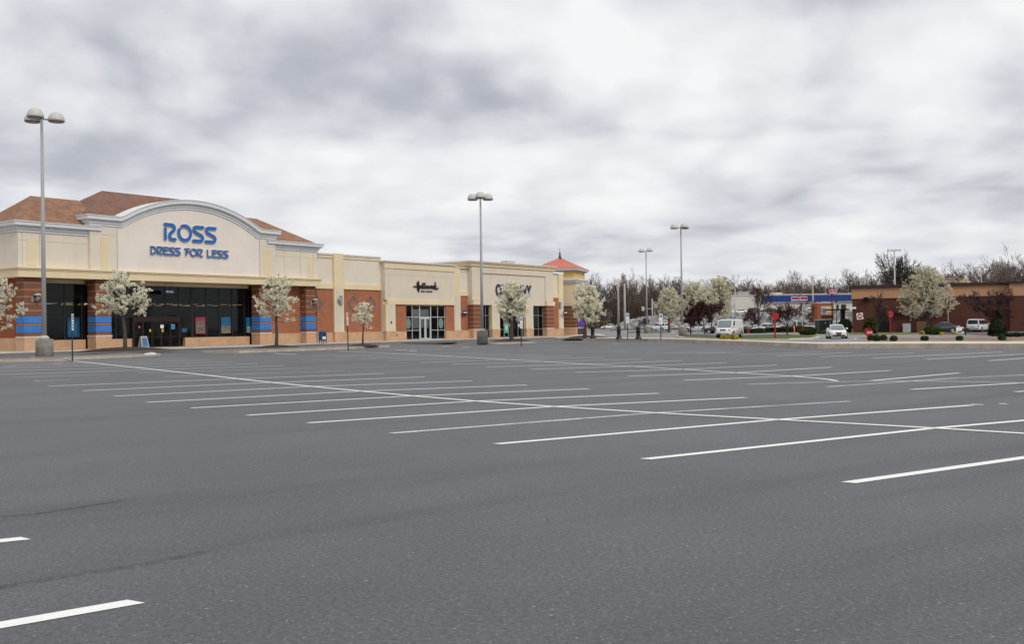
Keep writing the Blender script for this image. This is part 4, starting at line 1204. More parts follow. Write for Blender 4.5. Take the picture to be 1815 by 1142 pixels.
# purple shop window on the right-hand face
PUR = mat('poster_purple', (.10, .035, .30), .5, var=.15)
MB().box(hb - .02, hb + .06, -hb + .55, hb - .55, .12, 3.2).build('shop_opening', INT_D, tw)
MB().box(hb + .055, hb + .07, -hb + .6, hb - .6, 1.5, 3.5).build('window_banner', PUR, tw)
tx = text_mesh('banner_lettering', 'p.n.', WHITE, tw, (hb + .085, -1.2, 2.75), 2.6, .9, .02, yaw=PI / 2, bold=.04)
MB().box(hb + .05, hb + .1, -hb + .6, -hb + .7, .12, 1.5).box(hb + .05, hb + .1, -.1, .05, .12, 1.5).build('door_frame', BLACK, tw)
print('p2 done', r1, z1, r2, z2, r3, z3)

# ------------------------------------------------------------------ trees
BARK = mat('bark_dark', (.060, .048, .040), .95, var=.3, vscale=3)
BARKP = mat('bark_pear', (.080, .062, .045), .95, var=.3, vscale=3)
TWIG = mat('twig_grey', (.165, .125, .098), .95, var=.3, vscale=.4)
TWIGD = mat('twig_dark', (.085, .068, .060), .95, var=.3, vscale=.4)
TWIGR = mat('twig_red', (.15, .085, .075), .95, var=.3, vscale=.4)
BLOSS = foliage_mat('blossom_cream', [(.0, (.16, .15, .08)), (.12, (.48, .45, .28)), (.27, (.78, .75, .56)), (.5, (.90, .88, .72)), (1.0, (.94, .93, .84))], .45)
BLOSSF = foliage_mat('blossom_far', [(.0, (.15, .14, .08)), (.13, (.42, .39, .26)), (.35, (.74, .70, .54)), (1.0, (.90, .88, .76))], .4)
PLUM = foliage_mat('plum_leaf', [(.0, (.020, .011, .011)), (.5, (.085, .036, .036)), (1.0, (.17, .075, .072))], .2)
PLUMP = foliage_mat('plum_bud', [(.0, (.05, .02, .022)), (.5, (.15, .055, .06)), (1.0, (.28, .13, .14))], .2)
GREEN_D = foliage_mat('evergreen_leaf', [(.0, (.006, .009, .005)), (.5, (.015, .024, .009)), (1.0, (.04, .055, .016))], .1)
GREEN_M = foliage_mat('hedge_leaf', [(.0, (.016, .024, .008)), (.5, (.05, .065, .014)), (1.0, (.10, .12, .025))], .1)
YELLOWF = foliage_mat('yellow_flower', [(.0, (.10, .10, .01)), (.3, (.42, .36, .03)), (1.0, (.75, .62, .07))], .2)

def rvec(r):
    while True:
        v = Vector((r.uniform(-1, 1), r.uniform(-1, 1), r.uniform(-1, 1)))
        if .05 < v.length < 1: return v.normalized()
def leafq(mb, p, s, r, k=.6):
    a = rvec(r); b = a.orthogonal().normalized()
    b = (b + a.cross(b) * r.uniform(-1, 1)).normalized()
    c = a.cross(b)
    a = b * s * r.uniform(.7, 1.2); c = c * s * k * r.uniform(.7, 1.2)
    mb.add([p - a - c, p + a - c * .6, p + a * .7 + c, p - a + c * .8], [(0, 1, 2, 3)])

def branch(mb_big, mb_tw, p, d, L, r, lvl, mx, R, spread, tips, wig=.22, up=.08, sides=4, nch=3, ratio=.66, minr=.012):
    n = 3 if lvl < 2 else 2
    pts = [p]; rad = [r]; dirs = []
    for i in range(n):
        d = (d + rvec(R) * wig + Vector((0, 0, up))).normalized()
        p = p + d * (L / n); pts.append(p); dirs.append(d)
        rad.append(max(minr, r * (1 - .45 * (i + 1) / n)))
    tgt = mb_big if lvl <= 1 else mb_tw
    tgt.tube(pts, rad, sides if lvl <= 1 else 3, False)
    if lvl >= mx:
        tips.append(pts[-1]); tips.append(pts[1]); return
    k = nch + (1 if R.random() < .4 else 0)
    for i in range(k):
        t = R.uniform(.35, 1.0) if i else 1.0
        idx = min(n - 1, int(t * n)); f = t * n - idx
        q = pts[idx].lerp(pts[idx + 1], min(1, f))
        dd = dirs[idx]
        o = dd.orthogonal().normalized(); o = (Matrix.Rotation(R.uniform(0, 2 * PI), 3, dd) @ o)
        s = spread * R.uniform(.6, 1.3) * (.55 if i == 0 else 1)
        nd = (dd * math.cos(s) + o * math.sin(s)).normalized()
        branch(mb_big, mb_tw, q, nd, L * ratio * R.uniform(.75, 1.2), rad[idx + 1] * (.8 if i == 0 else .6), lvl + 1, mx, R, spread, tips, wig, up, sides, nch, ratio, minr)

def bare_parts(seed, H_, mx=5, spread=.62, first=.26, nch=3, ratio=.68, r0=.019, up=.06, wig=.17, minr=.016):
    R = random.Random(seed); big, tw, tips = MB(), MB(), []
    branch(big, tw, Vector((0, 0, 0)), Vector((0, 0, 1)), H_ * first, H_ * r0, 0, mx, R, spread, tips, wig, up, 5, nch, ratio, minr)
    top = max(v[2] for v in big.v + tw.v)
    k = H_ / top
    for m_ in (big, tw): m_.v = [(v[0] * k, v[1] * k, v[2] * k) for v in m_.v]
    return big, tw, [t_ * k for t_ in tips]
def best_bare(seed, H_, tries, **k):
    """of several seeds the tree whose twigs fill its crown most evenly"""
    best = None
    for q in range(tries):
        t_ = bare_parts(seed + q, H_, **k)
        xs = [p.x for p in t_[2]]; w = max(abs(min(xs)), abs(max(xs)))
        cells = {(int((p.x / w + 1) * 5), int(p.z / H_ * 10)) for p in t_[2]}
        if best is None or len(cells) > best[0]: best = (len(cells), t_)
    return best[1]
def width_of(mb): 
    xs = [v[0] for v in mb.v]; return max(xs) - min(xs)

def bare_tree(name, loc, H_, Wd, label, seed, tw_mat=TWIG, group=None, bark=BARK, leaf=None, nl=0, ls=.1, **k):
    root = thing(name, loc, label, 'tree', 0, group)
    big, tw, tips = bare_parts(seed, H_, **k)
    if Wd:
        f = Wd / width_of(tw)
        for m_ in (big, tw): m_.v = [(v[0] * f, v[1] * f, v[2]) for v in m_.v]
        tips = [Vector((t_.x * f, t_.y * f, t_.z)) for t_ in tips]
    if leaf is not None: big.add(tw.v, tw.f)
    big.build('trunk', bark, root)
    if leaf is None: tw.build('crown', tw_mat, root)
    else:
        R = random.Random(seed + 9); lm = MB()
        for i in range(nl):
            p = R.choice(tips) + rvec(R) * ls * R.uniform(0, 3.0)
            leafq(lm, p, ls * R.uniform(.6, 1.2), R)
        lm.build('crown', leaf, root)
    return root

def pear_tree(name, loc, H_, Wd, label, seed, z0=.26, nlimb=44, nb=5200, bs=.085, leafm=BLOSS, gap=.35, trunk_r=.11, group=None, lean=(0, 0), taper=.30):
    R = random.Random(seed)
    root = thing(name, loc, label, 'tree', 0, group)
    big, tw, bl = MB(), MB(), MB()
    cz = H_ * (z0 + (1 - z0) * .46); rz = H_ * (1 - z0) * .56; rx = Wd / 2
    lead = [Vector((0, 0, 0)), Vector((R.uniform(-.05, .05), 0, H_ * z0 * .6)), Vector((lean[0] * .3, lean[1] * .3, H_ * z0 + .2)), Vector((lean[0] * .7, lean[1], H_ * .62)), Vector((lean[0], lean[1], H_ * .93))]
    big.tube(lead, [trunk_r * 1.25, trunk_r, trunk_r * .8, trunk_r * .4, .015], 8, False)
    pts = []
    lob = [rvec(R) for _ in range(9)]
    def surf(d):
        # ellipsoid radius along a direction, with lobes and notches
        k = 1 / math.sqrt((d.x / rx) ** 2 + (d.y / rx) ** 2 + (d.z / rz) ** 2)
        k *= 1 - taper * max(0, d.z) * (1 - d.z) * 2
        q = 1 + sum(.10 * max(0, d.dot(l)) ** 4 * (1 if i % 2 else -1) for i, l in enumerate(lob)) * 1.6
        return k * q
    for i in range(nlimb):
        t = (i + .5) / nlimb
        zs = H_ * (z0 + (.80 - z0) * t ** .9)
        az = i * 2.39996 + R.uniform(-.3, .3)
        incl = math.radians(R.uniform(2, 36) + 48 * t)
        d = Vector((math.cos(az) * math.cos(incl), math.sin(az) * math.cos(incl), math.sin(incl)))
        # end on the crown surface
        c = Vector((0, 0, cz)); s = Vector((lean[0] * t, lean[1] * t, zs))
        e = s + d * .1
        L = .1
        while L < H_:
            e = s + d * L; v = e - c
            if v.length > surf(v.normalized()) * R.uniform(.9, 1.02): break
            L += .12
        if L > H_: L = H_ * .2
        mid_ = s + d * L * .5 - Vector((0, 0, .05 * L))
        e = e + Vector((0, 0, .08 * L))
        big.tube([s, mid_, e], [trunk_r * .30, trunk_r * .16, .012], 4, False)
        ns = max(4, int(L / (H_ * .045)))
        for j in range(ns):
            f = R.uniform(.30, 1.0)
            q = s.lerp(mid_, f * 2) if f < .5 else mid_.lerp(e, f * 2 - 1)
            td = (d * .5 + rvec(R) + Vector((0, 0, .35))).normalized()
            tl = H_ * R.uniform(.05, .11)
            q2 = q + td * tl
            if (q2 - c).length > surf((q2 - c).normalized()) * 1.06: q2 = q + td * tl * .5
            tw.tube([q, q.lerp(q2, .5) + rvec(R) * .03, q2], [.016, .012, .008], 3, False)
            pts.append((q, q2))
    R.shuffle(pts)
    keep = pts[:int(len(pts) * (1 - gap * .5))]
    ncl = int(nb * 1.5) // 3
    for i in range(ncl):
        a, b_ = R.choice(keep)
        f = R.uniform(-.1, 1.12)
        p = a.lerp(b_, f) + rvec(R) * bs * R.uniform(.2, 1.3)
        for j in range(3):
            leafq(bl, p + rvec(R) * bs * R.uniform(.1, .7), bs * R.uniform(.26, .50), R, .8)
    big.add(tw.v, tw.f); big.build('trunk', BARKP, root); bl.build('crown', leafm, root)
    return root

def GH(px, py, z=0.0):
    P = G(px, py, z)
    for _ in range(4): P = G(px, py, z + H(P.x, P.y))
    return P
def spx(P): return FP / P.y            # photograph pixels per metre at a point
def tree_dims(P, ytop, wpx):
    s = spx(P)
    px = proj(P)[0]
    return 1.7 + (hor(px) - ytop) / s - P.z, wpx / s

P = G(222, 623, .3); H_, Wd = tree_dims(P, 478, 106)
pear_tree('pear_tree', P, H_, Wd, 'white blossoming pear tree on the mulch bed in front of the store entrance', 11, z0=.40, nlimb=40, nb=7400, bs=.10, gap=.75, trunk_r=.13, lean=(-.45, 0))
P = G(490, 617, .25); H_, Wd = tree_dims(P, 494, 86)
pear_tree('pear_tree', P, H_, Wd, 'white blossoming pear tree before the third blue banded pillar', 23, z0=.36, nlimb=38, nb=7400, bs=.10, gap=.45, trunk_r=.12)
P = G(-18, 628, .2); H_, Wd = tree_dims(P, 492, 128)
pear_tree('pear_tree', P, H_, Wd, 'white blossoming pear tree cut by the photo edge beside the store corner', 31, z0=.30, nlimb=44, nb=8000, bs=.105, gap=.4, trunk_r=.13)
P = G(643, 614, .2); H_, Wd = tree_dims(P, 531, 42)
pear_tree('pear_tree', P, H_, Wd, 'small sparse blossoming pear sapling before the brick wall with diamonds', 42, z0=.36, nlimb=16, nb=1500, bs=.115, gap=.5, trunk_r=.07, lean=(.3, 0))
P = G(907, 606, .3); H_, Wd = tree_dims(P, 503, 64)
pear_tree('pear_tree', P, H_, Wd, 'white blossoming pear tree hiding the middle of the OLD NAVY letters', 57, z0=.32, nlimb=46, nb=7500, bs=.12, gap=.35, trunk_r=.17)
P = G(1037, 600.5, .4); H_, Wd = tree_dims(P, 505, 62)
pear_tree('pear_tree', P, H_, Wd, 'white blossoming pear tree beside the corner tower and black bollard', 63, z0=.30, nlimb=50, nb=9000, bs=.14, gap=.3, trunk_r=.17, lean=(.9, 0))

# pears, plums and bare trees on the far side
P = GH(1186, 590.5); H_, Wd = tree_dims(P, 514, 54)
pear_tree('pear_tree', P, H_, Wd, 'shortest of the three far blossoming pears, behind the white SUV', 71, z0=.26, nlimb=50, nb=12000, bs=.16, leafm=BLOSSF, gap=.1, trunk_r=.2)
P = GH(1230, 588); H_, Wd = tree_dims(P, 497, 58)
pear_tree('pear_tree', P, H_, Wd, 'middle one of the three far blossoming pears, behind the tall lamp pole', 72, z0=.26, nlimb=52, nb=13000, bs=.17, leafm=BLOSSF, gap=.1, trunk_r=.2)
P = GH(1276, 589); H_, Wd = tree_dims(P, 495, 60)
pear_tree('pear_tree', P, H_, Wd, 'blossoming pear rising behind the white delivery van and plum trees', 73, z0=.24, nlimb=56, nb=14000, bs=.165, leafm=BLOSSF, gap=.1, trunk_r=.2)
P = GH(1644, 590.5); H_, Wd = tree_dims(P, 477, 92)
pear_tree('pear_tree', P, H_, Wd, 'large round blossoming pear in front of the brick restaurant', 74, z0=.20, nlimb=130, nb=34000, bs=.105, leafm=BLOSSF, gap=.05, trunk_r=.2, taper=.22)

def plum(px, py, ytop, wpx, label, seed, n=9000, s=.075, leaf=PLUM, **k):
    P = GH(px, py, .12); H_, Wd = tree_dims(P, ytop, wpx)
    return bare_tree('plum_tree', P, H_, Wd, label, seed, TWIGD, None, BARK, leaf, n, s, mx=4, spread=.72, first=.24, nch=4, ratio=.70, up=.12, wig=.12, r0=.016, **k)
plum(1224, 593, 532, 40, 'dark red plum tree right beside the tall lamp pole', 181)
plum(1249, 593, 531, 42, 'dark red plum tree in front of the maroon pickup', 82)
plum(1262, 591, 533, 44, 'dark red plum tree just left of the white van roof', 83)
plum(1395, 594.5, 534, 60, 'spreading pink budded plum tree on the grass strip by the red round sign', 184, n=2600, s=.075, leaf=PLUMP)
plum(1346, 588, 497, 52, 'tall thin red budded tree before the white building', 185, n=1500, s=.08, leaf=PLUMP)
plum(1333, 587, 545, 36, 'low pink budded tree behind the silver car', 86, n=1200, s=.10, leaf=PLUMP)
plum(1437, 584, 524, 34, 'thin bare budded tree between the white pickup and dark SUV', 87, n=700, s=.09, leaf=PLUMP)
plum(1763, 594.5, 512, 100, 'wide dark red plum tree in front of the minivan and restaurant wall', 188, n=9000, s=.045, leaf=PLUM)
plum(1555, 600, 515, 34, 'slim leaning bare tree on the shrub bed by the low red sign', 89, n=500, s=.06, leaf=PLUMP)
plum(1068, 586, 547, 34, 'small pale pink budded tree beside the white sedan near the tower', 90, n=1400, s=.13, leaf=foliage_mat('pink_bud', [(0, (.10, .06, .05)), (.5, (.30, .22, .20)), (1, (.5, .42, .38))], .2))
plum(1142, 587, 562, 20, 'little reddish bare tree by the rocks behind the white SUV', 91, n=300, s=.1, leaf=PLUMP)

# bare trees of the wood
def at_px(px, d, z=None):
    x = (px - CX) / FP * d
    return Vector((x, d, H(x, d) if z is None else z))
TOPS = [(960, 520), (1045, 470), (1060, 490), (1085, 500), (1098, 478), (1113, 472), (1135, 488), (1150, 480), (1165, 482), (1185, 486), (1200, 484), (1215, 494), (1250, 497), (1290, 484), (1310, 482), (1340, 492), (1370, 490), (1395, 480), (1420, 478), (1445, 480), (1470, 488), (1500, 478), (1520, 474), (1545, 476), (1600, 470), (1650, 478), (1672, 490), (1690, 468), (1705, 458), (1730, 474), (1745, 455), (1765, 460), (1790, 452), (1815, 452), (1900, 455)]
def top_at(px):
    for (a, ya), (b_, yb_) in zip(TOPS, TOPS[1:]):
        if a <= px <= b_: return ya + (yb_ - ya) * (px - a) / (b_ - a)
    return 480
PROT = []
for i in range(8):
    k = dict(mx=[5, 5, 5, 5, 5, 5, 5, 6][i], spread=[.55, .62, .5, .7, .58, .66, .6, .70][i], first=[.27, .24, .3, .22, .26, .25, .28, .17][i], nch=[3, 3, 3, 3, 3, 3, 3, 3][i], ratio=[.70, .7, .68, .71, .69, .7, .7, .74][i], up=[.10, .06, .14, .04, .1, .08, .12, .045][i], r0=.020, minr=[.0125, .0125, .0125, .0125, .0125, .0125, .0125, .015][i])
    big, tw, tips = best_bare(500 + i * 20, 10.0, 10 if i == 7 else 3, **k)
    bm_ = big.build('trunk', [BARK, TWIGD][i % 2]).data; tm = tw.build('crown', [TWIG, TWIGD, TWIGR, TWIG, TWIGD, TWIG, TWIGR, mat('twig_oak', (.072, .060, .052), .95)][i]).data
    for o_ in [o for o in bpy.data.objects if o.data in (bm_, tm)]: bpy.data.objects.remove(o_)
    PROT.append((bm_, tm, width_of(tw)))
def wood_tree(px, d, ytop, var, label, group=None, wpx=None, z=None):
    P = at_px(px, d, z)
    H_ = 1.7 + (hor(px) - ytop) * d / FP - P.z
    root = thing('bare_tree', P, label, 'tree', random.Random(px * 7 + d).uniform(0, 6), group)
    f = H_ / 10
    g_ = f * (1.0 if wpx is None else (wpx * d / FP) / (PROT[var][2] * f))
    root.scale = (g_, g_, f)
    for nm, me in (('trunk', PROT[var][0]), ('crown', PROT[var][1])):
        o = bpy.data.objects.new(nm, me); COL.objects.link(o); o.parent = root
    return root
RW = random.Random(77)
GREYV, REDV = [0, 1, 3, 4, 5], [2, 6]
px = 1046.0
while px < 1850:
    y = top_at(px) + RW.uniform(-2, 12)
    red = (1240 < px < 1290 or 1085 < px < 1180 and RW.random() < .3 or RW.random() < .12)
    d = RW.uniform(292, 330)
    wood_tree(px, d, y, RW.choice(REDV if red else GREYV), 'reddish bare tree in the wood behind the shops and restaurant' if red else 'grey brown bare tree in the wood behind the shops and restaurant',
              'reddish bare trees of the wood' if red else 'grey bare trees of the wood')
    px += RW.uniform(7, 12)
px = 1050.0
while px < 1850:
    wood_tree(px, RW.uniform(276, 290), top_at(px) + RW.uniform(16, 34), RW.choice(GREYV + REDV + [2]), 'low bare tree at the front edge of the wood', 'low bare trees at the edge of the wood')
    px += RW.uniform(13, 22)
wood_tree(1587, 205, 441, 7, 'broad bare oak rising above the restaurant roof beside a light mast', wpx=98)
wood_tree(1703, 230, 458, 1, 'bare round crowned tree above the restaurant roof, left of the curved street lamp', wpx=52)
wood_tree(1782, 215, 430, 0, 'tallest forked bare tree above the right end of the restaurant', wpx=74)
wood_tree(1743, 235, 462, 5, 'dense bare tree just behind the curved street lamp', wpx=56)
wood_tree(1113, 268, 468, 0, 'pale bare tree above the two concrete utility poles', wpx=30)
wood_tree(1417, 272, 476, 1, 'wide bare tree above the red and white panels of the blue fascia', wpx=52)
wood_tree(1052, 236, 478, 4, 'bare tree just right of the corner tower roof', wpx=26)

# thicket that fills the wood between the trunks
TH = MB(); RT = random.Random(8)
for i in range(24000):
    pxx = RT.uniform(1036, 1880); d = RT.uniform(296, 372)
    x = (pxx - CX) / FP * d
    z0_ = H(x, d)
    ht = (1.7 + (hor(pxx) - (top_at(pxx) + 9)) * d / FP - z0_) * RT.uniform(.15, 1.0) ** .6
    a = RT.uniform(-.28, .28); w_ = RT.uniform(.03, .12)
    zb_ = z0_ + max(0, ht) * RT.uniform(.0, .75)
    L = RT.uniform(1.2, 4.5)
    TH.add([(x - w_, d, zb_), (x + w_, d + RT.uniform(-.3, .3), zb_), (x + a * L, d + RT.uniform(-.5, .5), zb_ + L)], [(0, 1, 2)])
THM = foliage_mat('thicket_brush', [(.0, (.030, .022, .020)), (.35, (.075, .052, .040)), (.6, (.12, .082, .060)), (.8, (.105, .040, .034)), (1.0, (.15, .12, .10))], 0)
tag(TH.build('thicket', THM), 'brown tangle of undergrowth filling the wood behind the rocks', 'wood', kind='stuff')
# low rise behind the wood
HM = mat('wood_floor', (.075, .055, .042), .95, var=.5, vscale=.12, fine=.4, fscale=2)
hv = []; n_ = 90
for j, (dd, zz) in enumerate(((366, 1.0), (380, .9), (420, 1.0), (700, 1.0))):
    for i in range(n_):
        x = 15 + i * 3.4 * dd / 380
        hgt = (12 + 2.2 * math.sin(i * .7) + 1.2 * math.sin(i * 2.1 + 1)) if j in (1, 2) else (8.5 if j == 0 else 1)
        if x < 25: hgt *= .5
        hv.append((x, dd, H(x, min(dd, 420)) + hgt * zz))
hv += [(hv[i][0], 365, 0.0) for i in range(n_)]
fs = [(j * n_ + i, j * n_ + i + 1, (j + 1) * n_ + i + 1, (j + 1) * n_ + i) for j in range(3) for i in range(n_ - 1)]
fs += [(4 * n_ + i, 4 * n_ + i + 1, i + 1, i) for i in range(n_ - 1)]
tag(MB().add(hv, fs, True).build('hillside', HM), kind='structure')

# ------------------------------------------------------------------ rock slope and terrace
RKM = foliage_mat('riprap_stone', [(.0, (.13, .13, .135)), (.4, (.24, .24, .25)), (.75, (.36, .355, .35)), (1.0, (.50, .49, .47))], 0)
SB = mat('slope_earth', (.14, .135, .13), .95, var=.4, vscale=.5)
D0, D1 = 246.0, 255.0
def slope_h(px): # height of the crest above the foot
    if px < 1084: return 0.0
    t = min(1.0, (px - 1084) / 70.0)
    return (1 - (1 - t) ** 2) * 3.0 + .02 * max(0, min(200, px - 1200)) / 4
sl = MB(); nn = 60
for i in range(nn):
    pxx = 1078 + i * (1560 - 1078) / (nn - 1)
    h_ = slope_h(pxx)
    for d, hh in ((D0, -.05), (D0 + 1, .12 * h_), (D1 - .5, h_ * .97), (D1 + .5, h_), (D1 + 45, h_)):
        x = (pxx - CX) / FP * d
        sl.v.append((x, d, H(x, d) + hh))
for i in range(nn - 1):
    for j in range(4):
        a = i * 5 + j; sl.f.append((a, a + 5, a + 6, a + 1)); sl.sm.append(False)
tag(sl.build('terrace_slope', SB), kind='structure')
RO = MB(); RR_ = random.Random(4)
for i in range(2600):
    pxx = RR_.uniform(1084, 1500); t = RR_.random()
    d = D0 + .3 + t * (D1 - D0); x = (pxx - CX) / FP * d
    z = H(x, d) + slope_h(pxx) * t
    s = RR_.uniform(.18, .52)
    rot = Matrix.Rotation(RR_.uniform(0, 6), 3, rvec(RR_))
    vs = [rot @ Vector((a * RR_.uniform(.6, 1.1), b_ * RR_.uniform(.5, 1), c_ * RR_.uniform(.45, .9))) * s + Vector((x, d, z + s * .25)) for c_ in (-1, 1) for a, b_ in ((-1, -1), (1, -1), (1, 1), (-1, 1))]
    RO.add(vs, [(0, 3, 2, 1), (4, 5, 6, 7), (0, 1, 5, 4), (1, 2, 6, 5), (2, 3, 7, 6), (3, 0, 4, 7)])
tag(RO.build('riprap', RKM), 'loose grey stones covering the slope below the white building', 'rocks', kind='stuff')
# red brown edging at the foot
e0, e1 = at_px(1084, D0 - 1), at_px(1300, D0 - 1)
tag(MB().box(e0.x, e1.x + 20, D0 - 1.3, D0 - .9, .3, H(0, D0) + .28).build('verge_kerb', mat('red_brown', (.15, .06, .04), .9, var=.3)), kind='structure')

# ------------------------------------------------------------------ white building with blue fascia
WBW = mat('painted_white_wall', (.60, .585, .53), .85, var=.10, vscale=.25)
BLF = mat('blue_fascia', (.018, .045, .185), .45, var=.08, vscale=.5)
TZ = H(0, 262) + 3.4
DB = 272.0
def bx_px(px): return (px - CX) / FP * DB
def bz(px, py, d=DB): return 1.7 + (hor(px) - py) * d / FP
xl, xr = bx_px(1297), bx_px(1560)
wb = thing('commercial_building', (xl, DB, TZ - 1.2), 'long white building with a blue fascia band on the rock terrace', 'building')
def wbb(name, m_, x0, x1, y0, y1, z0, z1, par=None):
    return MB().box(x0 - xl, x1 - xl, y0 - DB, y1 - DB, z0 - TZ + 1.2, z1 - TZ + 1.2).build(name, m_, par or wb)
wtop = bz(1400, 523)
wbb('wall', WBW, xl, xr, DB, DB + 20, TZ - 1.2, wtop)
wbb('parapet', COPE, xl - .2, xr, DB - .15, DB + 20.2, wtop, wtop + .25)
wbb('blue_fascia', BLF, bx_px(1350), xr, DB - .5, DB, bz(1400, 535.8), bz(1400, 524.3))
wbb('white_trim', WHITE, bx_px(1350), xr, DB - .55, DB, bz(1400, 536.3), bz(1400, 535.8))
for a, b_ in ((1402, 1416), (1417.2, 1430.6)):
    p = wbb('sign_panel', mat('panel_white', (.62, .63, .68), .5, var=.1), bx_px(a), bx_px(b_), DB - .62, DB - .5, bz(1415, 534.2), bz(1415, 525.8))
    wbb('red_band', mat('band_red', (.45, .012, .02), .5, var=.15, vscale=2), bx_px(a + 1), bx_px(b_ - .6), DB - .66, DB - .62, bz(1415, 531), bz(1415, 527), p)
    wbb('blue_band', mat('band_blue', (.02, .04, .22), .5, var=0), bx_px(a + .6), bx_px(b_ - .4), DB - .65, DB - .62, bz(1415, 534.2), bz(1415, 533.2), p)
for a, b_ in ((1482, 1487), (1491, 1500)):
    wbb('window', mat('dark_window', (.03, .03, .03), .2, var=0), bx_px(a), bx_px(b_), DB - .05, DB, bz(1490, 552), bz(1490, 540))
for q, (a, b_, c_, m_) in enumerate(((1316, 1336, 516, METAL), (1376, 1396, 518, COPE), (1421, 1437, 520, METAL_L), (1464, 1474, 520, COPE))):
    t_ = thing('rooftop_unit', (bx_px((a + b_) / 2), DB + 6, wtop), ['grey air unit at the left end of the white building roof', 'longest beige air unit on the white building roof', 'pale low air unit above the red and white panels', 'small beige air unit behind the pole sign'][q], 'air unit')
    w_ = (b_ - a) * DB / FP / 2
    MB().box(-w_, w_, -1, 1, 0, bz(a, c_) - wtop).build('casing', m_, t_); MB().box(-w_ * .8, -w_ * .1, -1.03, -1, .2, bz(a, c_) - wtop - .2).build('louvre', METAL, t_)

# ------------------------------------------------------------------ restaurant
RB = brick_mat('restaurant_brick', (.115, .042, .029), (.095, .036, .026), (.095, .045, .035), .4, .13, .012)
RTAN = stucco('restaurant_tan', (.47, .265, .155))
RCAP = mat('dark_cap', (.045, .022, .018), .6, var=.2)
ra = at_px(1511, 150, 0); rb_ = at_px(1794, 142.5, 0)
rdir = (rb_ - ra).normalized(); ryaw = math.atan2(rdir.y, rdir.x); rl = (rb_ - ra).length
re = thing('restaurant', ra, 'low brick restaurant with orange tan fascia and dark roof edge', 'building', ryaw)
def rfac(px, py, y=0.0):
    n_ = Vector((-rdir.y, rdir.x, 0)); d = ray(px, py); t_ = (ra + n_ * y - EYE).dot(n_) / d.dot(n_)
    Q = EYE + d * t_ - ra
    return Q.dot(rdir), Q.z
def rbx(name, m_, x0, x1, y0, y1, z0, z1, par=None): return MB().box(x0, x1, y0, y1, z0, z1).build(name, m_, par or re)
zt_ = rfac(1600, 504.5)[1]; zm = rfac(1600, 528.3)[1]
rbx('brick_wall', RB, 0, rl + 30, 0, 18, 0, zm)
rbx('tan_fascia', RTAN, -.1, rl - .4, -.12, 18, zm, zt_ - .42)
rbx('roof_edge', RCAP, -.35, rl - .1, -.4, 18.2, zt_ - .42, zt_)
zz = rfac(1800, 499)[1]
rbx('tan_fascia', RTAN, rl - .4, rl + 30, -.9, 18, zm - .05, zz - .3)
rbx('roof_edge', RCAP, rl - 1.6, rl + 30, -1.2, 18.2, zz - .3, zz)
rbx('brick_wall', RB, rl - .4, rl + 30, -.9, 0, 0, zm - .05)
# porch with dark canopy
a, _z = rfac(1578, 550); b_, _z = rfac(1652, 550); zc_ = rfac(1600, 549)[1]
rbx('brick_porch', RB, a, b_ + 1, -2.2, 0, 0, zc_ - .5)
rbx('porch_roof', RCAP, a - 1.2, b_ + 1.2, -2.9, .0, zc_ - .5, zc_)
c_, _z = rfac(1556, 560); d_, _z = rfac(1574, 560)
rbx('door', mat('door_dark', (.008, .008, .008), .3, var=0), c_, d_, -.06, 0, .1, 2.6)
for pxx, py0, py1, w_ in ((1535, 527, 534, .75), (1548, 526.5, 529, .6)):
    a, zt2 = rfac(pxx, py0); _a, zb2 = rfac(pxx, py1)
    MB().add([(a - w_ * .5, -.1, zt2), (a + w_ * .5, -.1, zt2), (a + w_ * .3, -.1, zb2), (a - w_ * .3, -.1, zb2), (a - w_ * .5, -.7, zt2 - .05), (a + w_ * .5, -.7, zt2 - .05), (a + w_ * .3, -.4, zb2), (a - w_ * .3, -.4, zb2)],
             [(0, 1, 2, 3), (4, 7, 6, 5), (0, 4, 5, 1), (1, 5, 6, 2), (2, 6, 7, 3), (3, 7, 4, 0)]).build('floodlight', BLACK, re)
a, z_ = rfac(1520, 545.5); MB().box(a - 1.2, a - .2, -.5, -.1, z_ - .2, z_ + .1).build('wall_lamp', WHITE, re)
# utility box and slatted fence before it
def onr(px, y): return rfac(px, 580, y)[0]
t_ = thing('utility_cabinet', ra + rdir * onr(1607, -2.8) + Vector((-rdir.y, rdir.x, 0)) * -2.8, 'grey metal cabinet against the restaurant porch', 'cabinet', ryaw)
MB().box(-.55, .55, -.3, .3, 0, 1.35).build('casing', METAL, t_, bevel=.03); MB().box(-.5, -.02, -.32, -.3, .1, 1.25).build('door', METAL_L, t_); MB().box(.02, .5, -.32, -.3, .1, 1.25).build('door', METAL_L, t_)
t_ = thing('wooden_screen', ra + rdir * onr(1634, -3) + Vector((-rdir.y, rdir.x, 0)) * -3, 'brown slatted wood screen behind the large pear trunk', 'fence', ryaw)
mb = MB()
for k in range(9): mb.box(-.65 + k * .15, -.54 + k * .15, -.03, 0, 0, 1.6)
mb.build('board_panel', mat('wood_brown', (.20, .12, .07), .8, var=.2), t_); MB().box(-.7, .7, 0, .04, .4, .5).build('rail', mat('wood_brown', (0, 0, 0)), t_)

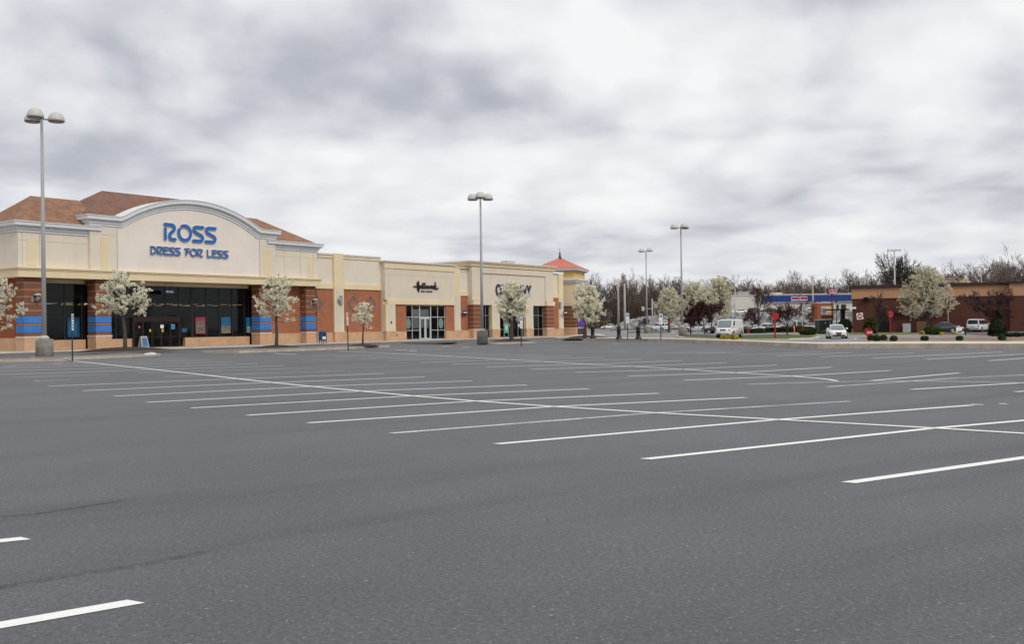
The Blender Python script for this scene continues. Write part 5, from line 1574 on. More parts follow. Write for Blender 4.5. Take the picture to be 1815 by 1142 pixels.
# house roof far behind the restaurant
t_ = thing('house', at_px(1697, 262, .5), 'small house roof with a pale gable showing over the restaurant', 'house', .1)
zr_ = 1.7 + (hor(1697) - 492.5) * 262 / FP - .5
MB().box(-5, 3.4, 0, 6, 0, zr_ - .9).build('wall', WBW, t_)
MB().add([(-5.4, -.4, zr_ - 1.2), (3.8, -.4, zr_ - 1.2), (3.8, 3, zr_ + .3), (-5.4, 3, zr_ + .3), (-5.4, 6.4, zr_ - 1.2), (3.8, 6.4, zr_ - 1.2)], [(0, 1, 2, 3), (3, 2, 5, 4), (0, 3, 4), (1, 5, 2)]).build('roof', mat('roof_tan', (.20, .13, .085), .9, var=.2), t_)
MB().prismy([(.0, zr_ - 1.3), (3.6, zr_ - 1.3), (1.8, zr_ - .1)], -.9, -.5).build('gable', mat('gable_cream', (.55, .44, .24), .8), t_)

# ------------------------------------------------------------------ ground of the far side
DRIVE = mat('drive_asphalt', (.235, .235, .24), .9, var=.12, vscale=.2, fine=.15, fscale=30)
def flat(name, pts, m_, z):
    P = [GH(x, y) for x, y in pts]
    o = MB().prism([(p.x, p.y) for p in P], [H(p.x, p.y) + z - .3 for p in P], [H(p.x, p.y) + z for p in P]).build(name, m_)
    return tag(o, kind='structure')
K = [(985,603.6),(1040,604.2),(1190,606.6),(1300,611.2),(1400,616),(1450,618.2),(1530,618.2),(1640,618.2),(1815,619),(2300,622)]
Kb = [(2300,607.8),(1815,607.3),(1640,606.8),(1500,606.6),(1400,605.4),(1260,602.8),(1190,601.2),(1100,599.8),(1040,599.2),(1000,599.8)]
kf = [G(x, y) for x, y in K]
kp = [(p.x, p.y) for p in kf] + [(p.x * (1 + 6.0 / p.y), p.y + 6.0) for p in reversed(kf)]
tag(MB().prism(kp, -.05, .30).build('long_kerb', CONC_K), kind='structure')
tag(MB().prism(inset(kp, .45), .25, .315).build('pavement_strip', CONC_L), kind='structure')
# drain inlet
Pd = G(1465, 616.6)
t_ = thing('storm_drain', (Pd.x, Pd.y - .1, 0), 'rusty storm drain inlet set in the long kerb', 'drain', math.atan2(G(1480, 618.2).y - G(1450, 618.2).y, G(1480, 618.2).x - G(1450, 618.2).x))
MB().box(-.45, .45, -.35, -.05, .0, .24).build('frame', mat('rust', (.30, .15, .07), .9, var=.4, vscale=4), t_)
MB().box(-.40, .40, -.37, -.35, .02, .09).build('opening', BLACK, t_)

flat('side_road', [(1040,598.6),(1190,600.4),(1500,605.5),(1900,606.8),(1900,596),(1500,588.5),(1290,587.5),(1040,586)], DRIVE, .006)
# grass islands
isl = [(1197,597.4),(1210,600),(1250,601.4),(1300,603),(1400,602.8),(1440,601.4),(1453,599.2),(1440,597.6),(1400,595.6),(1330,596.6),(1290,598),(1240,595),(1205,594.6)]
def gisl(name, pts, fill=GRASS, h=.15, fname='lawn', k=.3):
    P = [GH(x, y) for x, y in pts]
    z = sum(H(p.x, p.y) for p in P) / len(P)
    poly = [(p.x, p.y) for p in P]
    tag(MB().prism(poly, z - .3, z + h).build(name, CONC_L), kind='structure')
    tag(MB().prism(inset(poly, k), z, z + h + .05).build(fname, fill), kind='structure')
gisl('grass_island_kerb', isl)
gisl('grass_island_kerb', [(1108,591.8),(1190,592.4),(1196,590.8),(1160,589.4),(1112,589.4)])
gisl('shrub_bed_kerb', [(1512,603.4),(1540,605.4),(1620,605.6),(1815,605.8),(2000,606),(2000,602),(1815,601.2),(1700,601.4),(1600,601.8),(1560,598.8),(1530,600.2)], TANM, .12, 'dry_bed')
gisl('lawn_kerb', [(1500,594.8),(1560,595.2),(1625,594.6),(1640,592.6),(1600,591.0),(1500,591.4)], mat('pale_lawn', (.14, .145, .05), .95, var=.3, fine=.3, fscale=15), .08)
gisl('bed_kerb', [(1620,594.3),(1700,594.3),(1760,596.8),(1900,597.2),(1900,594),(1760,592.8),(1700,592),(1625,592)], mat('brown_bed', (.14, .10, .065), .95, var=.4, fine=.3, fscale=10), .06, 'planting_bed')
gisl('hedge_bed_kerb', [(1300,592.8),(1415,590.8),(1500,592.4),(1500,590.2),(1420,588.0),(1300,589.6)], MULCH, .08, 'planting_bed')
gisl('grass_verge_kerb', [(1050,590.4),(1108,589.2),(1090,588),(1050,588.4)], mat('pale_lawn', (0, 0, 0)), .05)
# pavement disc at the tower corner
gisl('corner_pavement_kerb', [(1000,597.8),(1040,597.4),(1073,595.8),(1066,594.2),(1030,594.4)], CONC_L, .14, 'corner_pavement')
# white stop lines near the car
SL = MB()
for l in [[(1442,600.4),(1462,599.2)], [(1438,603.6),(1466,603.4)], [(1490,603.8),(1510,603.6)], [(1504,597),(1532,596.6)], [(1370,603.6),(1440,604.6)], [(1075,592.6),(1195,594.2)], [(1280,592.6),(1310,592.4)]]:
    P = [GH(x, y) for x, y in l]; d = (P[1] - P[0]).normalized(); q = Vector((-d.y, d.x, 0)) * .22
    SL.add([(v.x, v.y, H(v.x, v.y) + .03) for v in (P[0] - q, P[1] - q, P[1] + q, P[0] + q)], [(0, 1, 2, 3)])
tag(SL.build('road_markings', PAINT), kind='structure')

# ------------------------------------------------------------------ shrubs
def shrub(name, px, py, wpx, hpx, label, leaf, seed, n=900, s=.09, shape='round', group=None):
    P = GH(px, py, .13); k = spx(P); w_, h_ = wpx / k, hpx / k
    R = random.Random(seed); t_ = thing(name, P, label, 'shrub', 0, group)
    mb = MB(); st = MB()
    core = []
    for i in range(n):
        while True:
            v = Vector((R.uniform(-1, 1), R.uniform(-1, 1), R.uniform(0, 1)))
            q = Vector((v.x, v.y, (v.z - .42) / .58))
            if shape == 'cone':
                rr = (1 - v.z) ** .7 * .95 + .05
                if .6 * rr < math.hypot(v.x, v.y) < rr: break
            elif .62 < q.length < 1.0 + .12 * math.sin(v.x * 5 + v.y * 4 + seed): break
        leafq(mb, Vector((v.x * w_ / 2, v.y * w_ / 2, max(.02, v.z * h_))), s * R.uniform(.6, 1.2), R, .7)
    for i in range(7):
        a = R.uniform(0, 6.28); st.tube([(0, 0, 0), (math.cos(a) * w_ * .3, math.sin(a) * w_ * .3, h_ * .7)], [.03, .01], 4, False)
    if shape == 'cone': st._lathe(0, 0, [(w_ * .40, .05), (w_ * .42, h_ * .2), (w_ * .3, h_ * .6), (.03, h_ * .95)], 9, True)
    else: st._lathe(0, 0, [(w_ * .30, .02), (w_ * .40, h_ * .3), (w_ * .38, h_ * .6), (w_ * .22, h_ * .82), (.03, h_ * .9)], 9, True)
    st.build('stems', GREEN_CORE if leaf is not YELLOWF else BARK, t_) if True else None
    mb.build('foliage', leaf, t_)
    return t_
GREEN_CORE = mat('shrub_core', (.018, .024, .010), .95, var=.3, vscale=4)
SHR = [(1544, 603.5, 12, 9, 'clipped round shrub directly under the low red sign'), (1553, 604, 13, 10, 'clipped round shrub at the foot of the slim bare tree'), (1565.5, 603, 13, 8.5, 'clipped round shrub just right of the slim bare tree'),
       (1584, 604.5, 12.5, 9, 'clipped round shrub at the end of the short lawn by the drive'), (1639, 603.5, 13, 7.5, 'clipped round shrub in the dry bed below the large pear'), (1701, 603.5, 11, 7.5, 'ragged round shrub below the white board'), (1776, 603, 12, 8, 'clipped round shrub in front of the dark conical evergreen')]
for i, (px, py, w_, h_, lb) in enumerate(SHR): shrub('round_shrub', px, py, w_, h_, lb, GREEN_M, 200 + i, 900, .06, group='clipped round shrubs along the dry bed')
shrub('forsythia', 1284, 602.9, 15, 9, 'bright yellow flowering bush at the front corner of the white van', YELLOWF, 211, 700, .08)
shrub('forsythia', 1302.5, 602.7, 12, 9.5, 'narrower yellow bush beside the van door', YELLOWF, 212, 600, .08)
shrub('evergreen_shrub', 1543, 591.5, 23, 29, 'rounded green evergreen against the restaurant left end', GREEN_M, 213, 2600, .12)
shrub('evergreen_shrub', 1768, 594.5, 32, 44, 'dark conical evergreen beside the white minivan', GREEN_D, 214, 3200, .12, 'cone')
shrub('evergreen_shrub', 1498, 590, 26, 24, 'dark wide evergreen behind the white oncoming car', GREEN_D, 215, 2200, .12)
shrub('evergreen_shrub', 1432, 593.5, 32, 14, 'broad dark hedge bush left of the green transformer box', GREEN_M, 216, 2600, .10)
shrub('evergreen_shrub', 1652, 592.5, 30, 13, 'loose green bush at the foot of the large pear', GREEN_M, 217, 1400, .11)
shrub('forsythia', 1635, 592.8, 7, 6, 'tiny yellow bush left of the large pear trunk', YELLOWF, 218, 200, .08)
shrub('forsythia', 1692, 592.8, 8, 4.5, 'tiny yellow bush beside the white board', YELLOWF, 219, 200, .08)
shrub('forsythia', 1670, 592.8, 7, 3.5, 'tiny yellow bush in front of the dark grey sedan', YELLOWF, 220, 160, .08)
shrub('evergreen_shrub', 1795, 596, 60, 5, 'low dark groundcover bush at the restaurant right end', GREEN_D, 221, 1600, .10)
shrub('evergreen_shrub', 1460, 592, 24, 6, 'low olive bush below the green transformer box', GREEN_M, 222, 700, .09)
def hedge(px0, px1, py, hpx, label, seed):
    A, B_ = GH(px0, py, .1), GH(px1, py, .1); k = spx(A); h_ = hpx / k; d = (B_ - A); L = d.length
    t_ = thing('hedge', A, label, 'hedge', math.atan2(d.y, d.x)); R = random.Random(seed); mb = MB()
    for i in range(int(L * 260)):
        x = R.uniform(0, L); y = R.uniform(-.5, .5); z = R.uniform(0, h_)
        f = R.random()
        if f < .5: y = -.5 + R.uniform(-.08, .05)
        elif f < .9: z = h_ + R.uniform(-.12, .05) + .06 * math.sin(x * 2.1)
        leafq(mb, Vector((x, y, z)), R.uniform(.05, .1), R, .7)
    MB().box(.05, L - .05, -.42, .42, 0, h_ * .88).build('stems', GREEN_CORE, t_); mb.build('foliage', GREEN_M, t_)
hedge(1311, 1356, 591.2, 8, 'dark hedge just right of the white van', 301)
hedge(1358, 1418, 589.2, 8.5, 'dark hedge hiding the lower half of the white low sedan', 302)

# ------------------------------------------------------------------ cars
def paint(n, col, metal=0.0): return mat(n, col, .28, metal, var=0.03, spec=.5, coat=.6)
CW, CS, CM, CD, CG = paint('car_white', (.72, .72, .71)), paint('car_silver', (.36, .38, .39), .3), paint('car_maroon', (.045, .014, .018)), paint('car_dark', (.020, .023, .026)), paint('car_grey', (.05, .06, .065), .3)
WINM = mat('car_glass', (.02, .026, .03), .08, var=0, spec=.6)
WINL = mat('car_windscreen', (.16, .20, .20), .12, var=.2, vscale=1.5, spec=.6)
TAIL = mat('tail_red', (.25, .01, .012), .3, var=0); HEAD = mat('head_clear', (.55, .52, .45), .15, var=.1, vscale=8, spec=.6)
AMB = mat('amber', (.55, .22, .04), .3, var=0); PLATE = mat('plate', (.45, .46, .44), .5, var=0); RIM = mat('wheel_rim', (.42, .43, .44), .35, metal=.5, var=0)
DTRIM = mat('dark_trim', (.018, .018, .02), .6, var=0)
def loft(mb, st):
    """stations: (x, zlow, ztop, halfwidth, tumble)"""
    m_ = 10; vs = []
    for x, zl, zt2, w, tu in st:
        hgt = zt2 - zl
        ring = [(w * .86, zl), (w * .99, zl + .12 * hgt), (w, zl + .55 * hgt), (w * (1 - .03 - tu * .5), zl + .90 * hgt), (w * (1 - .12 - tu), zt2)]
        ring = ring + [(-a, b_) for a, b_ in reversed(ring)]
        vs += [(x, a, b_) for a, b_ in ring]
    n = len(st)
    fs = [(i * m_ + k, i * m_ + (k + 1) % m_, (i + 1) * m_ + (k + 1) % m_, (i + 1) * m_ + k) for i in range(n - 1) for k in range(m_)]
    fs += [tuple(range(m_ - 1, -1, -1)), tuple((n - 1) * m_ + k for k in range(m_))]
    mb.add(vs, fs, True)
def lerp3(q, u, v, off=0.0):
    a, b_, c_, d_ = [Vector(x) for x in q]
    p = (a * (1 - u) + b_ * u) * (1 - v) + (d_ * (1 - u) + c_ * u) * v
    n = (b_ - a).cross(d_ - a).normalized()
    return p + n * off
def pane(q, u0, u1, v0, v1, off=.012):
    return [lerp3(q, u0, v0, off), lerp3(q, u1, v0, off), lerp3(q, u1, v1, off), lerp3(q, u0, v1, off)]
def make_car(name, label, pm, kind, loc, yaw, scale=1.0, screen=WINM, cat='car', group=None):
    t_ = thing(name, loc, label, cat, yaw, group); t_.scale = (scale,) * 3
    if kind == 'sedan':
        L, Wh = 4.7, .90
        st = [(-2.35, .42, .72, .70, 0), (-2.28, .28, .95, .82, .02), (-1.8, .20, 1.02, .89, .03), (-.9, .18, .99, .90, .03), (.3, .18, .97, .90, .03), (1.1, .18, .94, .89, .04), (1.8, .20, .86, .86, .06), (2.2, .24, .74, .78, .06), (2.35, .32, .60, .68, .02)]
        cab = (-1.75, -.95, .35, 1.15, .96, 1.44, .80, .60); wx = (-1.38, 1.42); wr = .33; sides = [(.06, .46), (.50, .92)]
    elif kind == 'suv':
        L, Wh = 4.6, .93
        st = [(-2.3, .45, .95, .78, 0), (-2.25, .30, 1.10, .88, .01), (-1.7, .25, 1.08, .93, .02), (.3, .24, 1.04, .93, .02), (1.0, .24, 1.02, .92, .03), (1.8, .26, .95, .89, .05), (2.2, .30, .82, .82, .05), (2.3, .38, .68, .72, .02)]
        cab = (-2.22, -1.95, .35, 1.05, 1.06, 1.68, .84, .68); wx = (-1.4, 1.4); wr = .37; sides = [(.04, .30), (.33, .62), (.65, .93)]
    elif kind == 'minivan':
        L, Wh = 5.0, .98
        st = [(-2.5, .42, .95, .84, 0), (-2.45, .30, 1.05, .93, .01), (-1.8, .24, 1.05, .98, .02), (.5, .24, 1.02, .98, .02), (1.2, .24, .98, .96, .03), (1.9, .26, .88, .91, .05), (2.35, .30, .74, .82, .05), (2.5, .38, .6, .7, .02)]
        cab = (-2.42, -2.15, .55, 1.45, 1.02, 1.78, .88, .72); wx = (-1.55, 1.5); wr = .35; sides = [(.03, .30), (.33, .64), (.67, .94)]
    elif kind == 'van':
        L, Wh = 4.7, .90
        st = [(-2.35, .35, 1.10, .86, 0), (-2.3, .28, 1.12, .90, .0), (1.2, .26, 1.12, .90, .0), (1.75, .26, 1.06, .88, .02), (2.15, .28, .96, .84, .04), (2.35, .34, .72, .74, .02)]
        cab = (-2.33, -2.25, 1.20, 1.95, 1.10, 1.90, .88, .78); wx = (-1.45, 1.45); wr = .33; sides = [(.80, .93)]
    else: # pickup
        L, Wh = 5.4, .98
        st = [(-2.7, .55, 1.12, .92, 0), (-2.6, .45, 1.16, .96, .0), (-.9, .42, 1.14, .97, .01), (.4, .42, 1.10, .97, .02), (1.2, .42, 1.12, .96, .03), (2.2, .45, 1.08, .92, .05), (2.6, .5, .92, .84, .03)]
        cab = (-1.0, -.75, .45, 1.15, 1.12, 1.80, .86, .70); wx = (-1.65, 1.7); wr = .40; sides = [(.06, .42), (.46, .90)]
    mb = MB(); loft(mb, st); body = mb.build('body', pm, t_)
    xr, xrt, xft, xf, zb_, ztp, wb_, wt = cab
    c8 = [(xr, -wb_, zb_), (xr, wb_, zb_), (xf, wb_, zb_), (xf, -wb_, zb_), (xrt, -wt, ztp), (xrt, wt, ztp), (xft, wt, ztp), (xft, -wt, ztp)]
    # cabin with a slightly domed roof
    xm = (xrt + xft) / 2
    v = c8 + [(xrt + .12, -wt * .7, ztp + .05), (xrt + .12, wt * .7, ztp + .05), (xft - .15, wt * .7, ztp + .05), (xft - .15, -wt * .7, ztp + .05)]
    f = [(0, 4, 5, 1), (1, 5, 6, 2), (2, 6, 7, 3), (3, 7, 4, 0), (4, 8, 9, 5), (5, 9, 10, 6), (6, 10, 11, 7), (7, 11, 8, 4), (8, 11, 10, 9)]
    v2 = [(a, b_, c_ - (.08 if i < 4 else 0)) for i, (a, b_, c_) in enumerate(v)]
    cb = MB().add(v2, f).build('roof', pm, t_, bevel=.03)
    front = [c8[3], c8[2], c8[6], c8[7]]; rear = [c8[1], c8[0], c8[4], c8[5]]
    rsd = [c8[0], c8[3], c8[7], c8[4]]; lsd = [c8[2], c8[1], c8[5], c8[6]]
    MB().add(pane(front, .06, .94, .05, .93), [(0, 1, 2, 3)]).build('windscreen', screen, t_)
    if kind != 'van': MB().add(pane(rear, .08, .92, .12, .88), [(0, 1, 2, 3)]).build('rear_window', WINM, t_)
    for (a, b_) in sides:
        MB().add(pane(rsd, a, b_, .10, .86), [(0, 1, 2, 3)]).build('window', WINM, t_)
        MB().add(pane(lsd, 1 - b_, 1 - a, .10, .86), [(0, 1, 2, 3)]).build('window', WINM, t_)
    for x in wx:
        for s_ in (-1, 1):
            y0 = s_ * (Wh - .22); y1_ = s_ * (Wh + .012)
            w_ = MB().tube([(x, y0, wr), (x, y1_, wr)], wr, 18).build('wheel', RUBBER, t_)
            MB().tube([(x, y1_ - s_ * .02, wr), (x, y1_ + s_ * .012, wr)], wr * .66, 14).build('rim', RIM, w_)
            MB().tube([(x, y0, wr + .02), (x, s_ * (Wh + .004), wr + .02)], wr * 1.17, 18).build('wheel_arch', DTRIM, body)
    fx = st[-1][0]; bx0 = st[0][0]
    fz = st[-2][2] - .12; fw_ = st[-2][3]
    for s_ in (-1, 1):
        MB().obox((fx - .10, s_ * (fw_ - .16), fz), (.16, 0, 0), (0, .30, 0), (0, 0, .17)).build('headlight', HEAD, t_, bevel=.03)
        MB().obox((bx0 + .06, s_ * (st[1][3] - .12), st[1][2] - .2), (.12, 0, 0), (0, .20, 0), (0, 0, .30 if kind in ('suv', 'minivan', 'van') else .16)).build('tail_light', TAIL, t_, bevel=.02)
        MB().obox((xf - .25, s_ * (wb_ + .14), zb_ + .10), (.12, 0, 0), (0, .22, 0), (0, 0, .15)).build('mirror', pm, t_, bevel=.03)
    MB().obox((fx - .02, 0, fz + .0), (.08, 0, 0), (0, .62, 0), (0, 0, .12)).build('grille', DTRIM if kind != 'van' else BLACK, t_)
    MB().obox((fx - .03, 0, .36), (.12, 0, 0), (0, fw_ * 1.55, 0), (0, 0, .13)).build('bumper', DTRIM, t_)
    MB().obox((bx0 + .03, 0, .50), (.12, 0, 0), (0, st[1][3] * 1.7, 0), (0, 0, .16)).build('bumper', pm if kind != 'minivan' else mat('trim_silver', (.35, .34, .32), .5), t_)
    MB().obox((bx0 - .012 + .02, 0, .78), (.04, 0, 0), (0, .5, 0), (0, 0, .16)).build('licence_plate', PLATE, t_)
    MB().obox((fx + .02, 0, .46), (.04, 0, 0), (0, .42, 0), (0, 0, .13)).build('licence_plate', DTRIM if kind == 'sedan' else PLATE, t_)
    return t_
def cy(px, py): 
    P = GH(px, py); return Vector((P.x, P.y, H(P.x, P.y) + .01))
# heading h: 0 = pointing right in the picture, 90 = away, -90 = toward the camera
def yaw_of(P, h): return math.radians(h) - math.atan2(P.x, P.y)
def put_car(name, label, pm, kind, px, py, h, scale=1.0, screen=WINM, cat='car', P=None):
    P = P or cy(px, py)
    return make_car(name, label, pm, kind, P, yaw_of(P, h), scale, screen, cat)
P = G(1482.5, 600.8); P.z = .01
put_car('sedan_car', 'white sedan driving toward the camera out of the side drive', CW, 'sedan', 0, 0, -84, .97, WINL, P=Vector((P.x, P.y, .01)))
P = G(1293, 599.4, .15)
put_car('delivery_van', 'white delivery van parked nose out behind two yellow bushes', CW, 'van', 0, 0, -107, .99, WINL, 'van', P=Vector((P.x, P.y, .2)))
put_car('sedan_car', 'white sedan by the yellow truck near the corner tower', CW, 'sedan', 1080, 586.3, 184)
put_car('suv_car', 'white hatchback SUV seen from behind beside a lamp pole', CW, 'suv', 1168, 587.6, 145, cat='SUV')
put_car('sedan_car', 'white car behind the plum tree trunks', CW, 'sedan', 1236, 589.3, 160, 1.12)
put_car('pickup_truck', 'dark maroon pickup partly hidden by the white van', CM, 'pickup', 1277, 592.5, 165, .95, cat='pickup')
put_car('sedan_car', 'silver sedan in front of the rock slope', CS, 'sedan', 1334, 584.8, 175)
put_car('sedan_car', 'white low sedan behind the hedge by the red round sign', CW, 'sedan', 1357, 590.2, 184, 1.04)
put_car('suv_car', 'dark SUV parked behind the bare budded tree', CD, 'suv', 1422, 584, 10, .92, cat='SUV')
put_car('sedan_car', 'pale silver car nose beside the dark SUV', CW, 'sedan', 1444, 585, -40, .9)
put_car('suv_car', 'white SUV half hidden behind the green transformer box and black canopy', CW, 'suv', 1484, 586.5, -100, 1.0, WINL, cat='SUV')
put_car('sedan_car', 'dark grey sedan in front of the restaurant behind the large pear', CG, 'sedan', 1670, 590.2, 176, 1.0)
P = cy(1734, 588.6)
put_car('minivan_car', 'white minivan seen from behind beside the conical evergreen', CW, 'minivan', 0, 0, 73, 1.0, cat='minivan', P=P)
def tcar(px, d=259.0):
    x = (px - CX) / FP * d; return Vector((x, d, H(x, d) + slope_h(px) + .02))
put_car('sedan_car', 'white car parked on the terrace at the left of the white building', CW, 'sedan', 0, 0, 190, .95, P=tcar(1311))
put_car('suv_car', 'dark grey car parked on the terrace beside a white one', CG, 'suv', 0, 0, 185, .9, P=tcar(1331))
put_car('sedan_car', 'dark car parked on the terrace behind the bare red budded tree', CD, 'sedan', 0, 0, 180, .9, P=tcar(1362))
put_car('pickup_truck', 'white pickup parked on the terrace left of the brick kiosk', CW, 'pickup', 0, 0, 180, .9, cat='pickup', P=tcar(1447))
# van lettering bar
P = cy(1061, 585.6)
yt_ = thing('box_truck', P, 'yellow rental box truck with a blue stripe beside the corner tower', 'truck', yaw_of(P, 178))
YP = mat('truck_yellow', (.72, .33, .015), .4, var=.05)
MB().box(-3.2, 1.4, -1.1, 1.1, .75, 2.25).build('cargo_box', YP, yt_, bevel=.04); MB().box(-3.2, 1.4, -1.08, 1.08, 2.25, 2.4).build('box_roof', WHITE, yt_)
MB().box(-2.4, .6, 1.1, 1.115, 1.45, 1.8).build('stripe', mat('stripe_blue', (.03, .05, .25), .5), yt_); MB().box(-2.4, .6, -1.115, -1.1, 1.45, 1.8).build('stripe', mat('stripe_blue', (0, 0, 0)), yt_)
MB().prismy([(1.5, .6), (3.4, .6), (3.4, 1.2), (3.0, 1.35), (2.6, 2.0), (1.5, 2.05)], -1.0, 1.0).build('cab', YP, yt_, bevel=.05)
MB().box(1.7, 2.4, 1.0, 1.012, 1.4, 1.9).build('window', WINM, yt_)
for x in (-2.0, 2.4):
    for s_ in (-1, 1): MB().tube([(x, s_ * .8, .42), (x, s_ * 1.08, .42)], .42, 16).build('wheel', RUBBER, yt_)

# ------------------------------------------------------------------ lamps of the car park
def lamp_post(px, py, z, ytop, heads, label, head_r=.50, arm=.86):
    P = G(px, py, z); k = spx(P); top = 1.7 + (hor(px) - ytop) / k - z
    t_ = thing('parking_lamp', (P.x, P.y, z), label, 'lamp post', -math.atan2(P.x, P.y), 'tall lamps of the car park')
    MB().lathe(0, 0, [(.52, -.1), (.53, 1.08), (.50, 1.14)], 22).build('concrete_base', mat('base_concrete', (.31, .285, .245), .95, var=.4, vscale=1.3, fine=.15, fscale=25), t_)
    MB().lathe(0, 0, [(.30, 1.14), (.30, 1.26), (.22, 1.30), (.20, 1.36)], 14).build('flange', METAL_L, t_)
    MB().tube([(0, 0, 1.2), (0, 0, top * .5), (0, 0, top)], [.155, .125, .085], 12).build('pole', mat('pole_grey', (.36, .36, .355), .5, var=.06), t_)
    for a in heads:
        a = math.radians(a); dx_, dy_ = math.cos(a), math.sin(a)
        h = MB()
        pr_ = [(.02, .50), (.17, .48), (.32, .41), (.42, .28), (.485, .10), (head_r, .0), (head_r, -.12)]
        h._lathe(dx_ * arm, dy_ * arm, [(r_, top - .05 + zz_) for r_, zz_ in reversed(pr_)], 18, True)
        hd = h.build('lamp_head', mat('head_beige', (.52, .51, .47), .5, var=.05), t_)
        MB().lathe(dx_ * arm, dy_ * arm, [(head_r * .9, top - .21), (head_r * .92, top - .19)], 18).build('lens', mat('lens_grey', (.10, .10, .11), .3, var=0), hd)
        MB().tube([(0, 0, top - .08), (dx_ * (arm - .45), dy_ * (arm - .45), top - .08)], .06, 6).build('arm', METAL, t_)
    return t_
lamp_post(79, 633, .17, 208, (245, 128, 6), 'nearest tall lamp with three domed heads, before the large store')
lamp_post(855, 608, .17, 350, (32, 150, 270), 'tall lamp with three domed heads before the clothing store')
lamp_post(1209.5, 595.4, .17, 402.5, (176, 300, 48), 'tall lamp on the grass island beside the pears')
lamp_post(1147, 591.3, .17, 444.5, (155, 320), 'smallest and farthest car park lamp, left of the white SUV')

# ------------------------------------------------------------------ sign posts
GPOST = mat('green_post', (.015, .045, .03), .5, var=.1)
def parking_sign(px, py, ytop, label, yaw=0.0, z=0.0, tilt=0.0, two=True):
    P = G(px, py, z); k = spx(P); h_ = 1.7 + (hor(px) - ytop) / k - z
    t_ = thing('parking_sign', (P.x, P.y, z), label, 'sign', yaw)
    t_.rotation_euler = (0, tilt, yaw)
    MB().box(-.035, .035, -.03, .03, 0, h_ - .02).build('post', GPOST, t_)
    a = MB().box(-.17, .17, -.045, -.032, h_ - .50, h_).build('sign_plate', WHITE, t_)
    MB().box(-.12, .12, -.05, -.045, h_ - .34, h_ - .08).build('blue_square', mat('access_blue', (.02, .09, .38), .5, var=0), a)
    # wheelchair figure
    w_ = MB(); cz_ = h_ - .2
    w_.tube([(-.03, -.056, cz_ + .09), (-.02, -.056, cz_ + .0), (.05, -.056, cz_ + .0), (.07, -.056, cz_ - .07)], .012, 4)
    w_.tube([(-.03 + .05 * math.cos(q), -.056, cz_ - .04 + .055 * math.sin(q)) for q in [math.radians(120 + 24 * i) for i in range(11)]], .010, 4)
    w_.build('wheelchair_figure', WHITE, a)
    if two:
        b_ = MB().box(-.16, .16, -.045, -.032, h_ - .98, h_ - .53).build('sign_plate', WHITE, t_)
        text_mesh('small_lettering', 'PENALTY', mat('letter_red', (.45, .04, .04), .5, var=0), b_, (0, -.05, h_ - .66), .24, .06, .006)
        text_mesh('small_lettering', 'PARKING', mat('letter_green', (.03, .16, .08), .5, var=0), b_, (0, -.05, h_ - .82), .24, .06, .006)
    return t_
parking_sign(128.5, 641, 556.5, 'edge-on parking sign on a green post at the start of the first painted line', yaw=1.68)
parking_sign(617.5, 622, 554.5, 'leaning edge-on parking sign beside the small pear sapling', yaw=1.32, tilt=-.075)
parking_sign(924, 614, 562, 'wheelchair parking sign right of the pear by the clothing store', yaw=.75)
parking_sign(1112.5, 602.3, 555.5, 'wheelchair parking sign between the two right bollards', yaw=.25, z=.24)
parking_sign(1171.5, 604.4, 556.5, 'wheelchair parking sign in front of the white SUV', yaw=.35, z=.2)

# bollards
def bollard(px, py, label, lant):
    P = G(px, py, .24 if px > 1080 else .3); k = spx(P); h_ = 18.5 / k
    t_ = thing('bollard', P, label, 'bollard', 0)
    MB().lathe(0, 0, [(.34, 0), (.34, .08), (.27, .16), (.23, .3), (.20, .45), (.20, h_ - .25), (.24, h_ - .2), (.24, h_ - .1), (.20, h_ - .05)], 14).build('shaft', BLACK, t_)
    MB().lathe(0, 0, [(.10, h_ - .05), (.24, h_ + .05), (.27, h_ + .12), (.15, h_ + .28), (.03, h_ + .40)], 12).build('cap', mat('cap_olive', (.06, .055, .035), .6, var=.2), t_)
    if lant: pass
    return t_
bollard(1050.5, 600.3, 'black bollard right beside the pear by the corner tower', 0)
bollard(1097, 601, 'black bollard left of the middle wheelchair sign', 0)
bollard(1131.5, 601.8, 'black bollard right of the middle wheelchair sign', 0)

# mailbox
P = G(572, 609.5, .1)
mbx = thing('mailbox', P, 'blue street mailbox beside the last blue banded pillar', 'mailbox', YAW - .25)
MBL = mat('mail_blue', (.035, .085, .20), .4, var=.15, vscale=4)
MB().prismy([(-.32, .32)] + [(-.32, 1.1)] + [(.32 * math.cos(math.radians(180 - a)), 1.1 + .30 * math.sin(math.radians(a))) for a in range(20, 180, 20)] + [(.32, 1.1), (.32, .32)], -.33, .33).build('body', MBL, mbx)
for x in (-.28, .28):
    for y in (-.28, .28): MB().box(x - .035, x + .035, y - .035, y + .035, 0, .32).build('leg', MBL, mbx)
MB().box(-.22, .22, -.345, -.33, .95, 1.12).build('pull_flap', mat('mail_dark', (.008, .014, .05), .4, var=0), mbx); MB().box(-.2, .2, -.345, -.33, .5, .78).build('notice_plate', WHITE, mbx)

